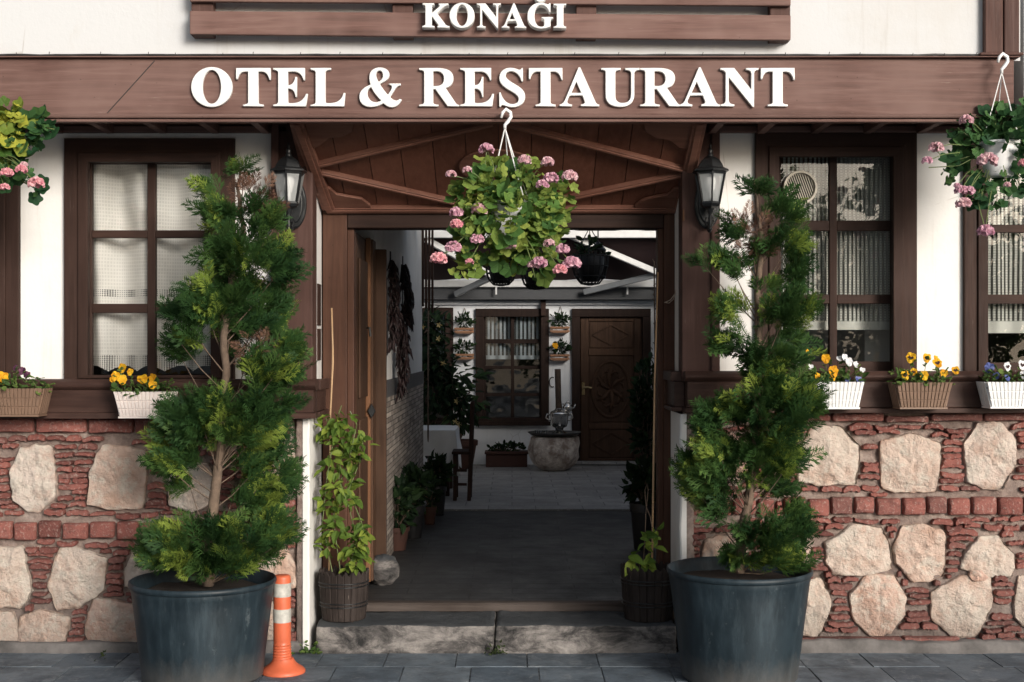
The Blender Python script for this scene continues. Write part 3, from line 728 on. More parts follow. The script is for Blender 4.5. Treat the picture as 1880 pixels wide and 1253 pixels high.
# the leaf stands open along the passage wall
m = MB(); xd = PX(650, Yd)
m.box(xd-.050, xd-.004, Yd+.15, Yd+.70, .20, 2.24)
m.box(xd-.004, xd+.010, Yd+.22, Yd+.62, 1.3, 2.1); m.box(xd-.004, xd+.010, Yd+.22, Yd+.62, .35, 1.18)
leaf = m.build('door_leaf', M['door_dark'], hotel, bevel=.006)
xe = PX(671, .95)
m = MB(); m.box(xe, PX(680,.95), .95, .985, .19, PZ(437,.95)); m.build('door_edge', M['edge'], leaf, bevel=.004)
m = MB(); m.box(PX(685,1.15), PX(709,1.15), 1.15, 1.19, .19, PZ(458,1.15)); m.box(xe-.02, PX(685,.99), .986, 1.15, .19, PZ(440,1.0)); m.build('door_panel', M['door_dark'], leaf, bevel=.004)
m = MB(); c = P(671, 612, .93)
m.box(c.x-.03, c.x+.004, .925, .94, c.z-.07, c.z+.07); m.tube([(c.x-.01,.926,c.z+.03),(c.x-.01,.88,c.z+.03),(c.x+.03,.875,c.z+.03),(c.x+.035,.88,c.z-.02)], .008, 6)
m.build('door_handle', M['black'], leaf); m = MB()
c = P(682, 755, .94); m.slab([(c.x,c.z+.045),(c.x+.025,c.z),(c.x,c.z-.045),(c.x-.025,c.z)], .93, .947)
m.build('door_knocker', M['black'], leaf)

# ---- passage
def sheet(name, x0, x1, y0, y1, z, mat, tag_kind='structure'):
    m = MB(); m.add([(x0,y0,z),(x1,y0,z),(x1,y1,z),(x0,y1,z)], [(0,1,2,3)]); return tag(m.build(name, mat), kind=tag_kind)
sheet('passage_floor', -1.12, 2.1, Yd+.03, 4.68, .15, M['pass_floor'])
m = MB(); m.box(-3.2, 3.2, 4.68, 9.3, .0, .168); tag(m.build('courtyard_floor', M['court_floor'], bevel=.01), kind='structure')
XL = -.85
m = MB(); m.box(XL-.25, XL, 1.2, 5.5, 1.262, 2.785); m.build('passage_wall', M['plaster_in'], hotel)
m = MB(); m.box(XL-.25, XL+.012, 1.2, 5.5, .1, 1.255); m.build('tiled_dado', M['split'], hotel)
m = MB(); m.box(XL-.25, XL+.016, 1.2, 5.505, 1.256, 1.372); m.build('dado_band', plain('grey_dado_band', (.09,.085,.085), .6), hotel)
m = MB(); m.box(1.95, 2.1, .37, 4.9, .1, 2.785); m.build('passage_wall', M['plaster_in'], hotel)
m = MB(); m.box(-1.12, 1.94, Yd+.31, 3.5, 2.74, 2.785)
for k in range(5): m.box(-1.1, 1.94, 1.0+k*.85, 1.09+k*.85, 2.63, 2.739)
m.build('passage_ceiling', M['door'], hotel)
m = MB()
for k in range(4): m.box(XL+.002+.03*k, XL+.022+.03*k, 5.42, 5.46, 1.98-.02*k, 2.78)
m.build('wall_end_slat', M['casing'], hotel)

# ---- steps: two worn stone slabs
def rough_box(m, x0, x1, y0, y1, z0, z1, amp, nx=48, ny=8, nz_=8, mi=0, rnd=.02):
    def grid(f, na, nb):
        vs = [f(i/na, j/nb) for j in range(nb+1) for i in range(na+1)]
        fs = [(j*(na+1)+i, j*(na+1)+i+1, (j+1)*(na+1)+i+1, (j+1)*(na+1)+i) for j in range(nb) for i in range(na)]
        o = []
        for p in vs:
            p = Vector(p); c = Vector((min(max(p.x,x0+rnd),x1-rnd), min(max(p.y,y0+rnd),y1-rnd), min(max(p.z,z0+rnd),z1-rnd)))
            d = p - c
            if d.length > 1e-6: p = c + d.normalized()*rnd
            q = Vector((nz(p.x,p.y,p.z,5), nz(p.x+7,p.y,p.z,5), nz(p.x,p.y+7,p.z,5)))*amp + Vector((nz(p.x,p.y,p.z,19), nz(p.x+7,p.y,p.z,19), nz(p.x,p.y+7,p.z,19)))*amp*.45
            o.append(p + q)
        m.add(o, fs, mi, .5)
    X, Y, Z = x1-x0, y1-y0, z1-z0
    grid(lambda u,v: (x0+X*u, y0, z0+Z*v), nx, nz_); grid(lambda u,v: (x0+X*u, y0+Y*v, z1), nx, ny)
    grid(lambda u,v: (x0, y1-Y*u, z0+Z*v), ny, nz_); grid(lambda u,v: (x1, y0+Y*u, z0+Z*v), ny, nz_)
    grid(lambda u,v: (x1-X*u, y1, z0+Z*v), nx, nz_)
ys0 = -.06
for x0, x1, lab in ((578, 908.6, 'left worn limestone slab of the entrance step, beside the leafy barrel'), (909.4, 1243, 'right worn limestone slab of the entrance step, more broken and stained')):
    m = MB(); rough_box(m, PX(x0,ys0), PX(x1,ys0), ys0, Yd-.03, -.02, .146, .008, 60, 16, 12)
    tag(m.build('step_slab', M['step'], smooth=True), lab, 'step', 'entrance step slabs')

# ------------------------------------------------------------------ masonry base
def outline(cx, cy, hw, hh, seed, n=48, pw=7.0):
    rs = random.Random(int(seed*1000)); nc = rs.choice((6,7,8,9)); ph = rs.uniform(0, 6.28); pv = []
    for k in range(nc):
        a = ph + 6.283*(k + rs.uniform(-.30,.30))/nc; c, s = math.cos(a), math.sin(a)
        r = (abs(c)**pw + abs(s)**pw)**(-1/pw)*rs.uniform(.93,1.06); pv.append((r*c, r*s))
    # walk the chipped polygon at even steps
    L = [math.dist(pv[k], pv[(k+1)%nc]) for k in range(nc)]; tot = sum(L); o = []
    for q in range(n):
        d = tot*q/n; k = 0
        while d > L[k] and k < nc-1: d -= L[k]; k += 1
        u = d/L[k]; x = pv[k][0]*(1-u)+pv[(k+1)%nc][0]*u; y = pv[k][1]*(1-u)+pv[(k+1)%nc][1]*u
        f = 1 + .05*nz(x*2.2+seed, y*2.2, seed*2.2) + .045*nz(x*6+seed, y*6, seed*2.2) - .05*max(0, math.hypot(x,y)-1.15)
        o.append((cx + hw*x*f, cy + hh*y*f))
    return o
def inside(p, poly):
    x, y = p; r = False; j = len(poly)-1
    for i in range(len(poly)):
        xi, yi = poly[i]; xj, yj = poly[j]
        if (yi > y) != (yj > y) and x < (xj-xi)*(y-yi)/(yj-yi)+xi: r = not r
        j = i
    return r
def masonry(name, x0, x1, yt, yb, stones, bricks, slivers, lo_tile):
    m = MB(); rs = random.Random(len(stones)*7+3)
    # mortar bed
    nx, ny = int((x1-x0)/5), int((yb-yt)/5); vs = []
    for j in range(ny+1):
        for i in range(nx+1):
            x = x0 + (x1-x0)*i/nx; y = yt + (yb-yt)*j/ny
            X, Z = PX(x,0), PZ(y,0)
            vs.append((X, .016 - .012*nz(X,0,Z,9) - .012*nz(X,3,Z,22) - .006*nz(X,5,Z,50), Z))
    m.add(vs, [(j*(nx+1)+i, (j+1)*(nx+1)+i, (j+1)*(nx+1)+i+1, j*(nx+1)+i+1) for j in range(ny) for i in range(nx)], 0)
    polys = []
    for k, (a, b, c, d) in enumerate(stones):
        o = outline((a+c)/2, (b+d)/2, (c-a)/2, (d-b)/2, k*1.37+x0*.01); polys.append(outline((a+c)/2, (b+d)/2, (c-a)/2+2, (d-b)/2+1, k*1.37+x0*.01))
        n = len(o); cx = sum(p[0] for p in o)/n; cy = sum(p[1] for p in o)/n
        rings = [1.0, 1.0, .990, .970, .92, .84, .74, .64, .54, .44, .33, .22, .11]; dep = [.03, -.006, -.020, -.026, -.027, -.028] + [-.028]*7
        vs = []
        pls = [(rs.uniform(-.34,.34), rs.uniform(-.34,.34), rs.uniform(-.016,.004)) for _ in range(7)]
        for q, dd in zip(rings, dep):
            for (x, y) in o:
                X, Z = PX(cx+(x-cx)*q, 0), PZ(cy+(y-cy)*q, 0)
                e = 0 if q == 1.0 else (max(-.016, max((X-PX(cx,0))*p_+(Z-PZ(cy,0))*q_+o_ for p_, q_, o_ in pls)*.55) + .012*nz(X,k,Z,9) + .013*nz(X,k,Z,24) + .008*nz(X,k,Z,55))
                vs.append((X, dd + e, Z))
        vs.append((PX(cx,0), -.028, PZ(cy,0)))
        fs = [(i*n+j, (i+1)*n+j, (i+1)*n+(j+1)%n, i*n+(j+1)%n) for i in range(len(rings)-1) for j in range(n)]
        fs += [((len(rings)-1)*n+j, len(vs)-1, (len(rings)-1)*n+(j+1)%n) for j in range(n)]
        m.add(vs, fs, 1, rs.random())
    rows = []
    for (bx0, bx1, by0, by1, pitch, gap) in bricks:
        rows.append((bx0, bx1, by0, by1)); x = bx0
        while x < bx1 - 8:
            wv = min(pitch*rs.uniform(.88,1.12) - gap, bx1 - x); yy = rs.uniform(-2.5,2.5)
            a, c, b, d = x, x+wv, by0+rs.uniform(-1.5,1.5)+yy, by1+rs.uniform(-1.5,1.5)+yy
            lp = [(a+2,b),( (a+c)/2, b+rs.uniform(-1,1)),(c-2,b),(c,b+3),(c+rs.uniform(-1,1),(b+d)/2),(c,d-3),(c-2,d),((a+c)/2,d+rs.uniform(-1,1)),(a+2,d),(a,d-3),(a+rs.uniform(-1,1),(b+d)/2),(a,b+3)]
            m.slab([(PX(p,0),PZ(q,0)) for p, q in lp], -.022-rs.uniform(0,.010), .02, .008, .009, 2, rs.random())
            x += wv + gap
    y = yt + 7
    while y < yb - 20:
        free = []; run = None; t0 = 4.0
        xs_ = np.arange(x0, x1+2, 2.0)
        for x in list(xs_) + [None]:
            ok = False
            if x is not None:
                yy = y + 3.5*math.sin(x*.021+y*.05)
                ok = not any(r[0]-3 < x < r[1]+3 and r[2]-6 < yy < r[3]+6 for r in rows) and not any(inside((x, yy-t0), pl) or inside((x, yy+t0), pl) for pl in polys)
            if ok and run is None: run = x
            if not ok and run is not None:
                free.append((run, x if x is not None else xs_[-1])); run = None
        for (a, c) in free:
            if c - a < 8: continue
            nn = max(1, int(round((c-a)/rs.uniform(30, 46)))); cuts_ = [a + (c-a)*k/nn + (rs.uniform(-5,5) if 0 < k < nn else 0) for k in range(nn+1)]
            for k in range(nn):
                if rs.random() < .07: continue
                x = cuts_[k] + 1.2; wv = cuts_[k+1] - 1.2 - rs.uniform(0, 3) - x
                if wv < 5: continue
                t = rs.uniform(7.0, 12.0); yy = y + 3.5*math.sin((x+wv/2)*.021+y*.05) + rs.uniform(-2, 2)
                bow = rs.choice((-1,-1,-1,1,.3,0))*rs.uniform(1.5, 5.0)*min(1, wv/36); tl = rs.uniform(-.07,.07)
                top = []; bot = []
                for q in range(9):
                    u = q/8; bb = bow*(1-(2*u-1)**2) + tl*(u-.5)*wv
                    e = .62 if q in (0,8) else 1
                    top.append((x+wv*u, yy - t*.5*e + bb + rs.uniform(-1.4,1.4))); bot.append((x+wv*u, yy + t*.5*e + bb + rs.uniform(-1.4,1.4)))
                lp = top + bot[::-1]
                m.strip([(PX(p,0),PZ(q,0)) for p, q in lp], -.002-rs.uniform(0,.032), .025, .003, .007, 2, rs.random())
        y += 12.2
    ob = m.build(name, [M['mortar'], M['stone'], M['brick']], hotel, smooth=True, split=50)
    return ob
stL = [(22,818,103,941),(163,817,270,938),(312,850,390,938),(474,806,549,905),(-120,825,-35,935),(-60,1004,58,1116),(86,1004,195,1118),(226,1003,300,1086),(330,1010,420,1100),(470,1000,546,1090),
       (-180,1006,-90,1112),(-60,1122,34,1200),(32,1120,129,1202),(159,1099,268,1206),(300,1112,400,1200),(430,1105,530,1196),(-180,1122,-80,1200),(120,1010,122,1012)]
stL = [s for s in stL if s[2]-s[0] > 10]
masonry('stone_wall', -400, 546, 766, 1214, stL, [(-400,546,770,796,92,5),(-400,546,958,989,47,5)], None, None)
stR = [(1300,790,1388,890),(1461,779,1582,893),(1613,793,1726,909),(1772,779,1867,901),(1392,866,1436,900),(1930,785,2030,900),(2070,790,2170,905),(1290,985,1370,1050),(1428,985,1486,1042),(1511,963,1638,1059),(1641,964,1736,1068),(1765,983,1864,1061),(1905,970,2010,1060),(2050,970,2150,1060),
       (1300,1075,1380,1160),(1463,1060,1530,1171),(1561,1052,1664,1168),(1704,1054,1820,1171),(1862,1056,1945,1162),(1776,1046,1812,1066),(1990,1070,2090,1165),(2120,1070,2220,1165)]
masonry('stone_wall', 1268, 2300, 756, 1214, stR, [(1268,2300,760,774,88,4),(1440,2300,914,945,45,5),(1300,1420,916,946,45,5),(1462,1760,1168,1178,200,2)], None, None)
# wall end strips and cement footing
m = MB(); rough_box(m, PX(545,0), PX(563,0), -.03, .08, 0, PZ(768,0), .006, 6, 6, 60, 0, .012); m.build('wall_end', M['mortar'], hotel, smooth=True)
m = MB(); rough_box(m, PX(1254,0), PX(1274,0), -.03, .08, 0, PZ(758,0), .006, 6, 6, 60, 0, .012); m.build('wall_end', M['mortar'], hotel, smooth=True)
m = MB(); rough_box(m, PX(-420,0), PX(560,0), -.05, .02, -.03, .055, .014, 150, 6, 6, 0, .02); m.build('wall_footing', M['footing'], hotel, smooth=True)
m = MB(); rough_box(m, PX(1262,0), PX(2300,0), -.06, .02, -.03, .062, .014, 150, 6, 6, 0, .02); m.build('wall_footing', M['footing'], hotel, smooth=True)
# ------------------------------------------------------------------ lettering
def flat(path, n=10):
    """mini path language: M x y / L x y ... / C x1 y1 x2 y2 x y / Z -> list of closed polylines"""
    out = []; tk = path.replace(',', ' ').split(); i = 0; cur = []; mode = None
    while i < len(tk):
        t = tk[i]
        if t in 'MLCZ': mode = t; i += 1
        if mode == 'Z':
            out.append(cur); cur = []; mode = None; continue
        if mode == 'C':
            q = [float(v) for v in tk[i:i+6]]; i += 6; p0 = cur[-1]
            for k in range(1, n+1):
                u = k/n; a, b, c, d = (1-u)**3, 3*u*(1-u)**2, 3*u*u*(1-u), u**3
                cur.append((a*p0[0]+b*q[0]+c*q[2]+d*q[4], a*p0[1]+b*q[1]+c*q[3]+d*q[5]))
        else:
            cur.append((float(tk[i]), float(tk[i+1]))); i += 2
    if cur: out.append(cur)
    return out
def ell(cx, cy, rx, ry, n=44): return [(cx+rx*math.cos(2*math.pi*k/n), cy+ry*math.sin(2*math.pi*k/n)) for k in range(n)]
# each glyph: (outlines, left, right, cap top, baseline) in its own tracing units
G = {}
G['T'] = (flat("M 590 162 L 983 162 987 297 972 297 C 955 230 925 203 880 203 L 845 203 845 556 C 845 575 868 582 903 585 L 905 603 670 603 668 587 C 705 580 727 575 727 555 L 727 203 690 203 C 645 203 615 235 605 292 L 588 285 Z"), 588, 987, 162, 603)
G['E'] = (flat("M 1015 162 L 1378 162 1380 303 1365 303 C 1345 235 1310 203 1250 203 L 1185 203 1185 362 C 1235 362 1258 325 1270 265 L 1287 265 1287 497 1273 497 C 1262 430 1240 400 1185 400 L 1185 548 C 1185 565 1195 570 1215 570 C 1310 570 1360 545 1393 462 L 1412 462 1393 605 1015 605 1015 587 C 1060 583 1072 575 1072 545 L 1072 220 C 1072 195 1055 187 1015 180 Z"), 1015, 1412, 162, 605)
G['L'] = (flat("M 1445 168 L 1678 168 1678 188 C 1630 192 1615 200 1615 225 L 1615 548 C 1615 566 1630 572 1650 572 C 1750 572 1800 540 1825 455 L 1842 455 1832 606 1445 606 1445 590 C 1490 585 1503 578 1503 550 L 1503 230 C 1503 200 1490 193 1445 186 Z"), 1445, 1842, 168, 606)
G['O'] = ([ell(310, 380, 236, 229), ell(310, 378, 107, 194)], 74, 546, 162, 600)
G['&'] = (flat("M 300 128 C 355 128 392 155 392 195 C 392 235 355 262 300 283 C 320 320 350 360 378 390 C 400 360 415 335 415 320 C 418 300 405 294 388 291 L 388 283 500 283 500 298 C 470 302 455 320 440 345 C 428 368 412 392 398 410 C 415 432 435 445 455 445 C 475 445 485 435 493 430 L 508 437 C 490 485 455 510 415 510 C 380 510 355 490 335 470 C 300 495 260 507 215 507 C 150 507 105 470 105 410 C 105 350 150 318 213 293 C 202 262 200 240 201 215 C 203 160 245 128 300 128 Z M 300 157 C 320 157 331 180 331 205 C 331 235 312 253 290 265 C 272 235 265 215 265 195 C 265 172 280 157 300 157 Z M 218 315 C 240 360 275 410 315 445 C 300 457 280 462 262 462 C 215 462 182 420 182 375 C 182 345 195 328 218 315 Z"), 105, 508, 133, 500)
G['R'] = (flat("M 678 133 L 850 133 C 960 133 1005 170 1005 230 C 1005 285 975 312 930 322 L 1028 468 C 1038 480 1048 484 1060 485 L 1060 497 950 497 832 333 812 333 812 455 C 812 475 825 480 862 483 L 862 497 678 497 678 483 C 715 480 725 472 725 450 L 725 180 C 725 160 715 153 678 150 Z M 812 163 L 830 163 C 890 160 915 190 915 235 C 915 285 885 305 835 305 L 812 305 Z"), 678, 1060, 133, 497)
G['S'] = (flat("M 1670 135 L 1672 262 1658 262 C 1640 200 1600 165 1560 165 C 1525 165 1505 185 1505 207 C 1505 240 1560 270 1610 300 C 1670 335 1692 370 1692 410 C 1692 470 1640 512 1570 512 C 1530 512 1500 495 1475 490 C 1465 490 1460 500 1455 508 L 1445 508 1443 370 1457 370 C 1475 440 1520 482 1570 482 C 1610 482 1630 460 1630 433 C 1630 400 1590 375 1545 350 C 1480 312 1445 280 1445 230 C 1445 170 1490 133 1550 133 C 1600 133 1620 152 1638 152 C 1648 152 1655 143 1660 135 Z"), 1443, 1692, 135, 502)
G['A'] = (flat("M 243 97 L 255 97 365 345 C 372 358 380 362 392 364 L 392 375 260 375 260 363 C 285 360 292 352 285 335 L 271 298 180 298 165 330 C 158 350 165 360 196 363 L 196 375 107 375 107 364 C 130 358 138 345 146 328 Z M 228 198 L 264 280 190 280 Z"), 107, 392, 102, 375)
G['U'] = (flat("M 405 102 L 545 102 545 115 C 515 118 507 122 507 138 L 507 300 C 507 340 530 352 558 352 C 600 352 620 330 620 285 L 620 145 C 620 122 605 117 578 115 L 578 102 680 102 680 115 C 655 118 643 125 643 148 L 643 290 C 643 345 610 380 545 380 C 475 380 437 350 437 295 L 437 138 C 437 120 430 116 405 114 Z"), 405, 680, 102, 375)
G['N'] = (flat("M 1260 102 L 1360 102 1483 258 1483 145 C 1483 122 1470 116 1445 114 L 1445 102 1535 102 1535 114 C 1510 118 1503 126 1503 148 L 1503 380 1492 380 1320 165 1320 325 C 1320 350 1330 360 1360 363 L 1360 375 1262 375 1262 363 C 1290 360 1298 350 1298 325 L 1298 135 C 1290 122 1280 115 1260 114 Z"), 1260, 1535, 102, 375)
G['K'] = (flat("M 103 55 L 235 55 235 72 C 212 74 207 80 207 95 L 207 172 290 98 C 303 84 303 76 288 74 L 288 58 398 58 398 76 C 370 80 350 92 335 105 L 265 165 365 300 C 375 312 390 318 410 320 L 410 336 272 336 272 322 C 288 318 288 312 280 300 L 217 210 207 218 207 298 C 207 314 215 318 238 320 L 238 335 100 335 100 318 C 130 314 135 308 135 295 L 135 92 C 135 78 128 74 103 72 Z"), 100, 410, 55, 335)
G['Ğ'] = (flat("M 1568 52 L 1568 155 1555 155 C 1535 100 1500 72 1462 72 C 1410 72 1385 120 1385 195 C 1385 280 1415 325 1465 325 C 1485 325 1497 318 1497 300 L 1497 250 C 1497 235 1485 230 1468 228 L 1468 213 1598 213 1598 228 C 1578 232 1570 238 1570 252 L 1570 318 C 1535 338 1500 345 1462 345 C 1365 345 1305 285 1305 200 C 1305 110 1370 48 1455 48 C 1495 48 1520 62 1538 66 C 1548 66 1553 58 1557 52 Z M 1385 -30 C 1390 62 1515 62 1520 -30 L 1482 -30 C 1478 6 1427 6 1423 -30 Z"), 1305, 1598, 58, 337)
G['I'] = (flat("M 1605 60 L 1748 60 1748 75 C 1722 78 1717 84 1717 98 L 1717 300 C 1717 318 1725 322 1748 325 L 1748 340 1605 340 1605 325 C 1635 320 1642 314 1642 298 L 1642 98 C 1642 84 1635 78 1605 75 Z"), 1605, 1748, 60, 340)
def letter(ch, x0, x1, yt, yb, Y, thick, parent):
    lines, L, Rr, T, Bs = G[ch]; cu = bpy.data.curves.new('t', 'CURVE'); cu.dimensions = '2D'; cu.fill_mode = 'BOTH'
    for ln in lines:
        sp = cu.splines.new('POLY'); sp.use_cyclic_u = True; sp.points.add(len(ln)-1)
        for p, (x, y) in zip(sp.points, ln):
            u = x0 + (x-L)/(Rr-L)*(x1-x0); v = yt + (y-T)/(Bs-T)*(yb-yt)
            p.co = (PX(u, Y), PZ(v, Y), 0, 1)
    cu.extrude = thick/2; cu.bevel_depth = .0025; cu.bevel_resolution = 1; cu.offset = -.002
    to = bpy.data.objects.new('t', cu); scene.collection.objects.link(to)
    dg = bpy.context.evaluated_depsgraph_get(); me = bpy.data.meshes.new_from_object(to.evaluated_get(dg))
    bpy.data.objects.remove(to); bpy.data.curves.remove(cu)
    me.transform(Matrix.Translation((0, Y, 0)) @ Matrix.Rotation(R(90), 4, 'X')); me.transform(Matrix.Translation(-org_of(parent)))
    me.materials.clear(); me.materials.append(M['letter']); me.name = 'letter'
    o = bpy.data.objects.new('letter', me); scene.collection.objects.link(o); o.parent = parent; return o
sg = thing('hotel_sign', 'raised white serif letters reading OTEL & RESTAURANT along the brown beam', 'sign', P(905, 196, Yb))
for ch, a, b in (('O',351.7,427),('T',433.9,497.5),('E',502,565.3),('L',570.6,634),('&',660,737.3),('R',769.8,843),('E',845,906.8),('S',916.4,964),('T',970.7,1032.7),('A',1027.3,1100),('U',1103.4,1173.6),('R',1175,1249.5),('A',1247.6,1321),('N',1322,1392),('T',1396.2,1458.5)):
    letter(ch, a, b, 126, 196, Yb-.011, .016, sg)
bd = thing('sign_board', 'brown plank sign board with white letters KONAĞI on the upper wall', 'sign', P(900, 40, -.58))
for (y0l, y1l, y0r, y1r) in ((20, 63, 28, 74), (-34, 3, -26, 11), (-90, -50, -82, -42)):
    m = MB(); Yp = -.60
    lp = [(348,y0l),(1452,y0r),(1452,y1r),(348,y1l)]
    vs = [(PX(x,Yp),Yp,PZ(y,Yp)) for x, y in lp] + [(PX(x,Yp),Yp+.03,PZ(y,Yp)) for x, y in lp]
    m.add(vs, [(0,1,2,3),(7,6,5,4),(0,4,5,1),(1,5,6,2),(2,6,7,3),(3,7,4,0)], 0); m.build('plank', M['beam'], bd, bevel=.005)
for x0, x1, yb in ((351,391,66),(720,758,69),(1058,1095,71),(1414,1451,75)):
    m = MB(); m.bpx(x0, -100, x1, yb, -.569, -.502); m.build('batten', M['beam_z'], bd, bevel=.004)
for ch, a, b in (('K',776,825.4),('O',825.8,871.3),('N',875.6,919.5),('A',921,966),('Ğ',968.2,1015),('I',1016,1039)):
    dy = (a-776)/263*1.0
    letter(ch, a, b, 9+dy, 53.2+dy, -.632, .05, bd)

# ------------------------------------------------------------------ lanterns beside the door
def lantern(cx, lab):
    Yl = -.19
    c = P(cx, 345, Yl); root = thing('wall_lantern', lab, 'lantern', (c.x, -.05, PZ(400,-.05)), 'lanterns flanking the entrance')
    s = S(Yl)
    def hexa(prof, n=6, ph=30): return prof
    def ring(m, prof, mi=0, n=6):
        vs = []; fs = []
        for r, y in prof:
            for k in range(n):
                a = R(60*k + 30); vs.append((c.x + r/s*math.cos(a), c.y + r/s*math.sin(a), PZ(y, Yl)))
        for i in range(len(prof)-1):
            for k in range(n): fs.append((i*n+k, (i+1)*n+k, (i+1)*n+(k+1)%n, i*n+(k+1)%n))
        fs.append(tuple(range(n))); fs.append(tuple(range((len(prof)-1)*n, len(prof)*n))[::-1])
        m.add(vs, fs, mi)
    m = MB(); ring(m, [(5,287),(12,290),(19,296),(24,304),(26,309),(35,313),(36,316),(29,318)]); m.build('lamp_roof', M['black'], root, smooth=True, split=30)
    m = MB(); m.lathe((c.x,c.y,PZ(288,Yl)), [(.018,-.002),(.016,.012),(.010,.018),(.015,.028),(.012,.040),(.006,.044),(.009,.054),(.004,.068),(.0005,.072)], 12); m.build('finial', M['black'], root, smooth=True)
    m = MB()
    for k in range(6):
        a = R(60*k+30); q = lambda r, y: Vector((c.x + r/s*math.cos(a), c.y + r/s*math.sin(a), PZ(y,Yl)))
        m.bar(q(29,316), q(18,373), .009, .009, (math.cos(a), math.sin(a), 0))
    ring(m, [(29,317),(30,319),(29,321)]); ring(m, [(19,371),(20,375),(16,380),(8,384)])
    m.build('lamp_frame', M['black'], root)
    m = MB()
    vs = []
    for r, y in ((26.5,320),(16.5,372)):
        for k in range(6):
            a = R(60*k+30); vs.append((c.x + r/s*math.cos(a), c.y + r/s*math.sin(a), PZ(y,Yl)))
    m.add(vs, [(k, k+6, (k+1)%6+6, (k+1)%6) for k in range(6)])
    m.build('lamp_glass', lampglass, root)
    m = MB(); m.lathe((c.x,c.y,PZ(368,Yl)), [(.010,0),(.012,.02),(.010,.03),(.022,.055),(.030,.085),(.028,.110),(.015,.130),(.003,.136)], 14); m.build('bulb', M['white_plastic'], root, smooth=True)
    # oval plate on the post and the scrolled arm
    pcx = P(cx + (10 if cx < 900 else -6), 375, -.063)
    m = MB(); n = 36
    m.slab([(pcx.x + .066*math.cos(2*math.pi*k/n), pcx.z + .130*math.sin(2*math.pi*k/n)) for k in range(n)], -.082, -.064, .008, .006)
    m.slab([(pcx.x + .050*math.cos(2*math.pi*k/n), pcx.z + .105*math.sin(2*math.pi*k/n)) for k in range(n)], -.092, -.083, .006, .005)
    m.build('back_plate', M['black'], root, bevel=.002)
    m = MB(); zb = PZ(384,Yl)
    m.lathe((c.x,c.y,zb-.10), [(.004,-.012),(.011,-.004),(.008,.008),(.013,.02),(.008,.035),(.012,.05),(.008,.07),(.014,.085),(.020,.100)], 12)
    m.tube([(c.x,c.y,zb-.085),(c.x+(pcx.x-c.x)*.3,c.y+.03,zb-.11),(c.x+(pcx.x-c.x)*.7,c.y+.07,zb-.10),(pcx.x,-.090,zb-.06)], .010, 8)
    m.tube([(c.x,c.y,zb-.03),(c.x+(pcx.x-c.x)*.4,c.y+.04,zb-.02),(pcx.x,-.090,zb+.03)], .007, 8)
    for k in (-1,1): m.tube([(c.x+.016*k,c.y+.02,zb-.04),(c.x+.022*k,c.y+.03,zb-.06),(c.x+.014*k,c.y+.03,zb-.085)], .004, 6)
    m.build('scroll_arm', M['black'], root, smooth=True, split=40)
lampglass = (lambda k: (k.col((.55,.57,.57)), k.rough(.35), [setattr(k.b.inputs['Alpha'], 'default_value', .42)], k.m)[-1])(NT('hammered_lamp_glass'))
lantern(530, 'black six sided lantern on the post left of the entrance, partly behind the cypress tip')
lantern(1304, 'black six sided lantern on the post right of the entrance, above the hanging charm')

# ------------------------------------------------------------------ plant building blocks
def rot_to(d, roll=None):
    """matrices whose local Y axis follows d (n,3)"""
    n = len(d); y = d/np.linalg.norm(d, axis=1, keepdims=True)
    r = np.random.normal(size=(n,3)) if roll is None else np.tile(roll, (n,1)) + .35*np.random.normal(size=(n,3))
    x = np.cross(y, r); x /= np.linalg.norm(x, axis=1, keepdims=True); z = np.cross(x, y)
    return np.stack([x, y, z], axis=2)
def spray_template(nb=9, wd=.027, sub=True):
    v = []; f = []
    def leafq(p, d, L, w_):
        p = np.array(p); d = np.array(d)/np.linalg.norm(d); s_ = np.array([-d[1], d[0], .25]); b = len(v)
        v.extend([p, p + d*L*.4 + s_*w_, p + d*L, p + d*L*.4 - s_*w_]); f.append((b, b+1, b+2, b+3))
    leafq((0,0,0), (0,1,0), 1.0, wd*.7)
    for k in range(nb):
        t = .12 + .80*k/nb; L = .50*(1-t)**.8 + .10
        for sg_ in (-1, 1):
            an = R(38 + 8*((k*7) % 3)); d = (sg_*math.sin(an), math.cos(an), .22*math.sin(k*2.1+sg_)); tt = t + .03*sg_
            leafq((0,tt,0), d, L, wd*.8)
            if sub and k < nb-2:
                q = np.array((0,tt,0)) + np.array(d)*L*.45
                leafq(q, (sg_*.95, .45, .1), L*.42, wd*.65); leafq(q, (sg_*.08, 1, -.1), L*.45, wd*.65)
    return np.array(v), f
SPRAY = spray_template()
def leaf_template(kind):
    v = []; f = []
    if kind == 'pointed':
        for t, w_ in ((0,0),(.18,.20),(.42,.27),(.68,.19),(1,0)):
            zc = -.25*t*t
            v += [(-w_, t, zc+.10*w_/.27), (0, t, zc), (w_, t, zc+.10*w_/.27)]
        for i in range(4):
            a = 3*i; f += [(a,a+1,a+4,a+3),(a+1,a+2,a+5,a+4)]
    elif kind == 'lobed':       # geranium: round, five shallow lobes, slightly cupped
        n = 25; v.append((0,.30,-.02))
        for k in range(n+1):
            a = -math.pi/2 + .22 + (2*math.pi-.44)*k/n; r = .5*(1 + .13*math.cos(5*(a+math.pi/2) + math.pi)) ; v.append((r*math.cos(a)*1.05, .40 + r*math.sin(a), .10*abs(math.sin(2.5*(a+1.57))) + .06))
        f += [(0, k+1, k+2) for k in range(n)]
    elif kind == 'oval':
        for t, w_ in ((0,0),(.2,.24),(.5,.32),(.8,.22),(1,0)):
            v += [(-w_, t, .06), (0, t, -.12*t), (w_, t, .06)]
        for i in range(4):
            a = 3*i; f += [(a,a+1,a+4,a+3),(a+1,a+2,a+5,a+4)]
    return np.array(v, float), f
LP, LL, LO = leaf_template('pointed'), leaf_template('lobed'), leaf_template('oval')
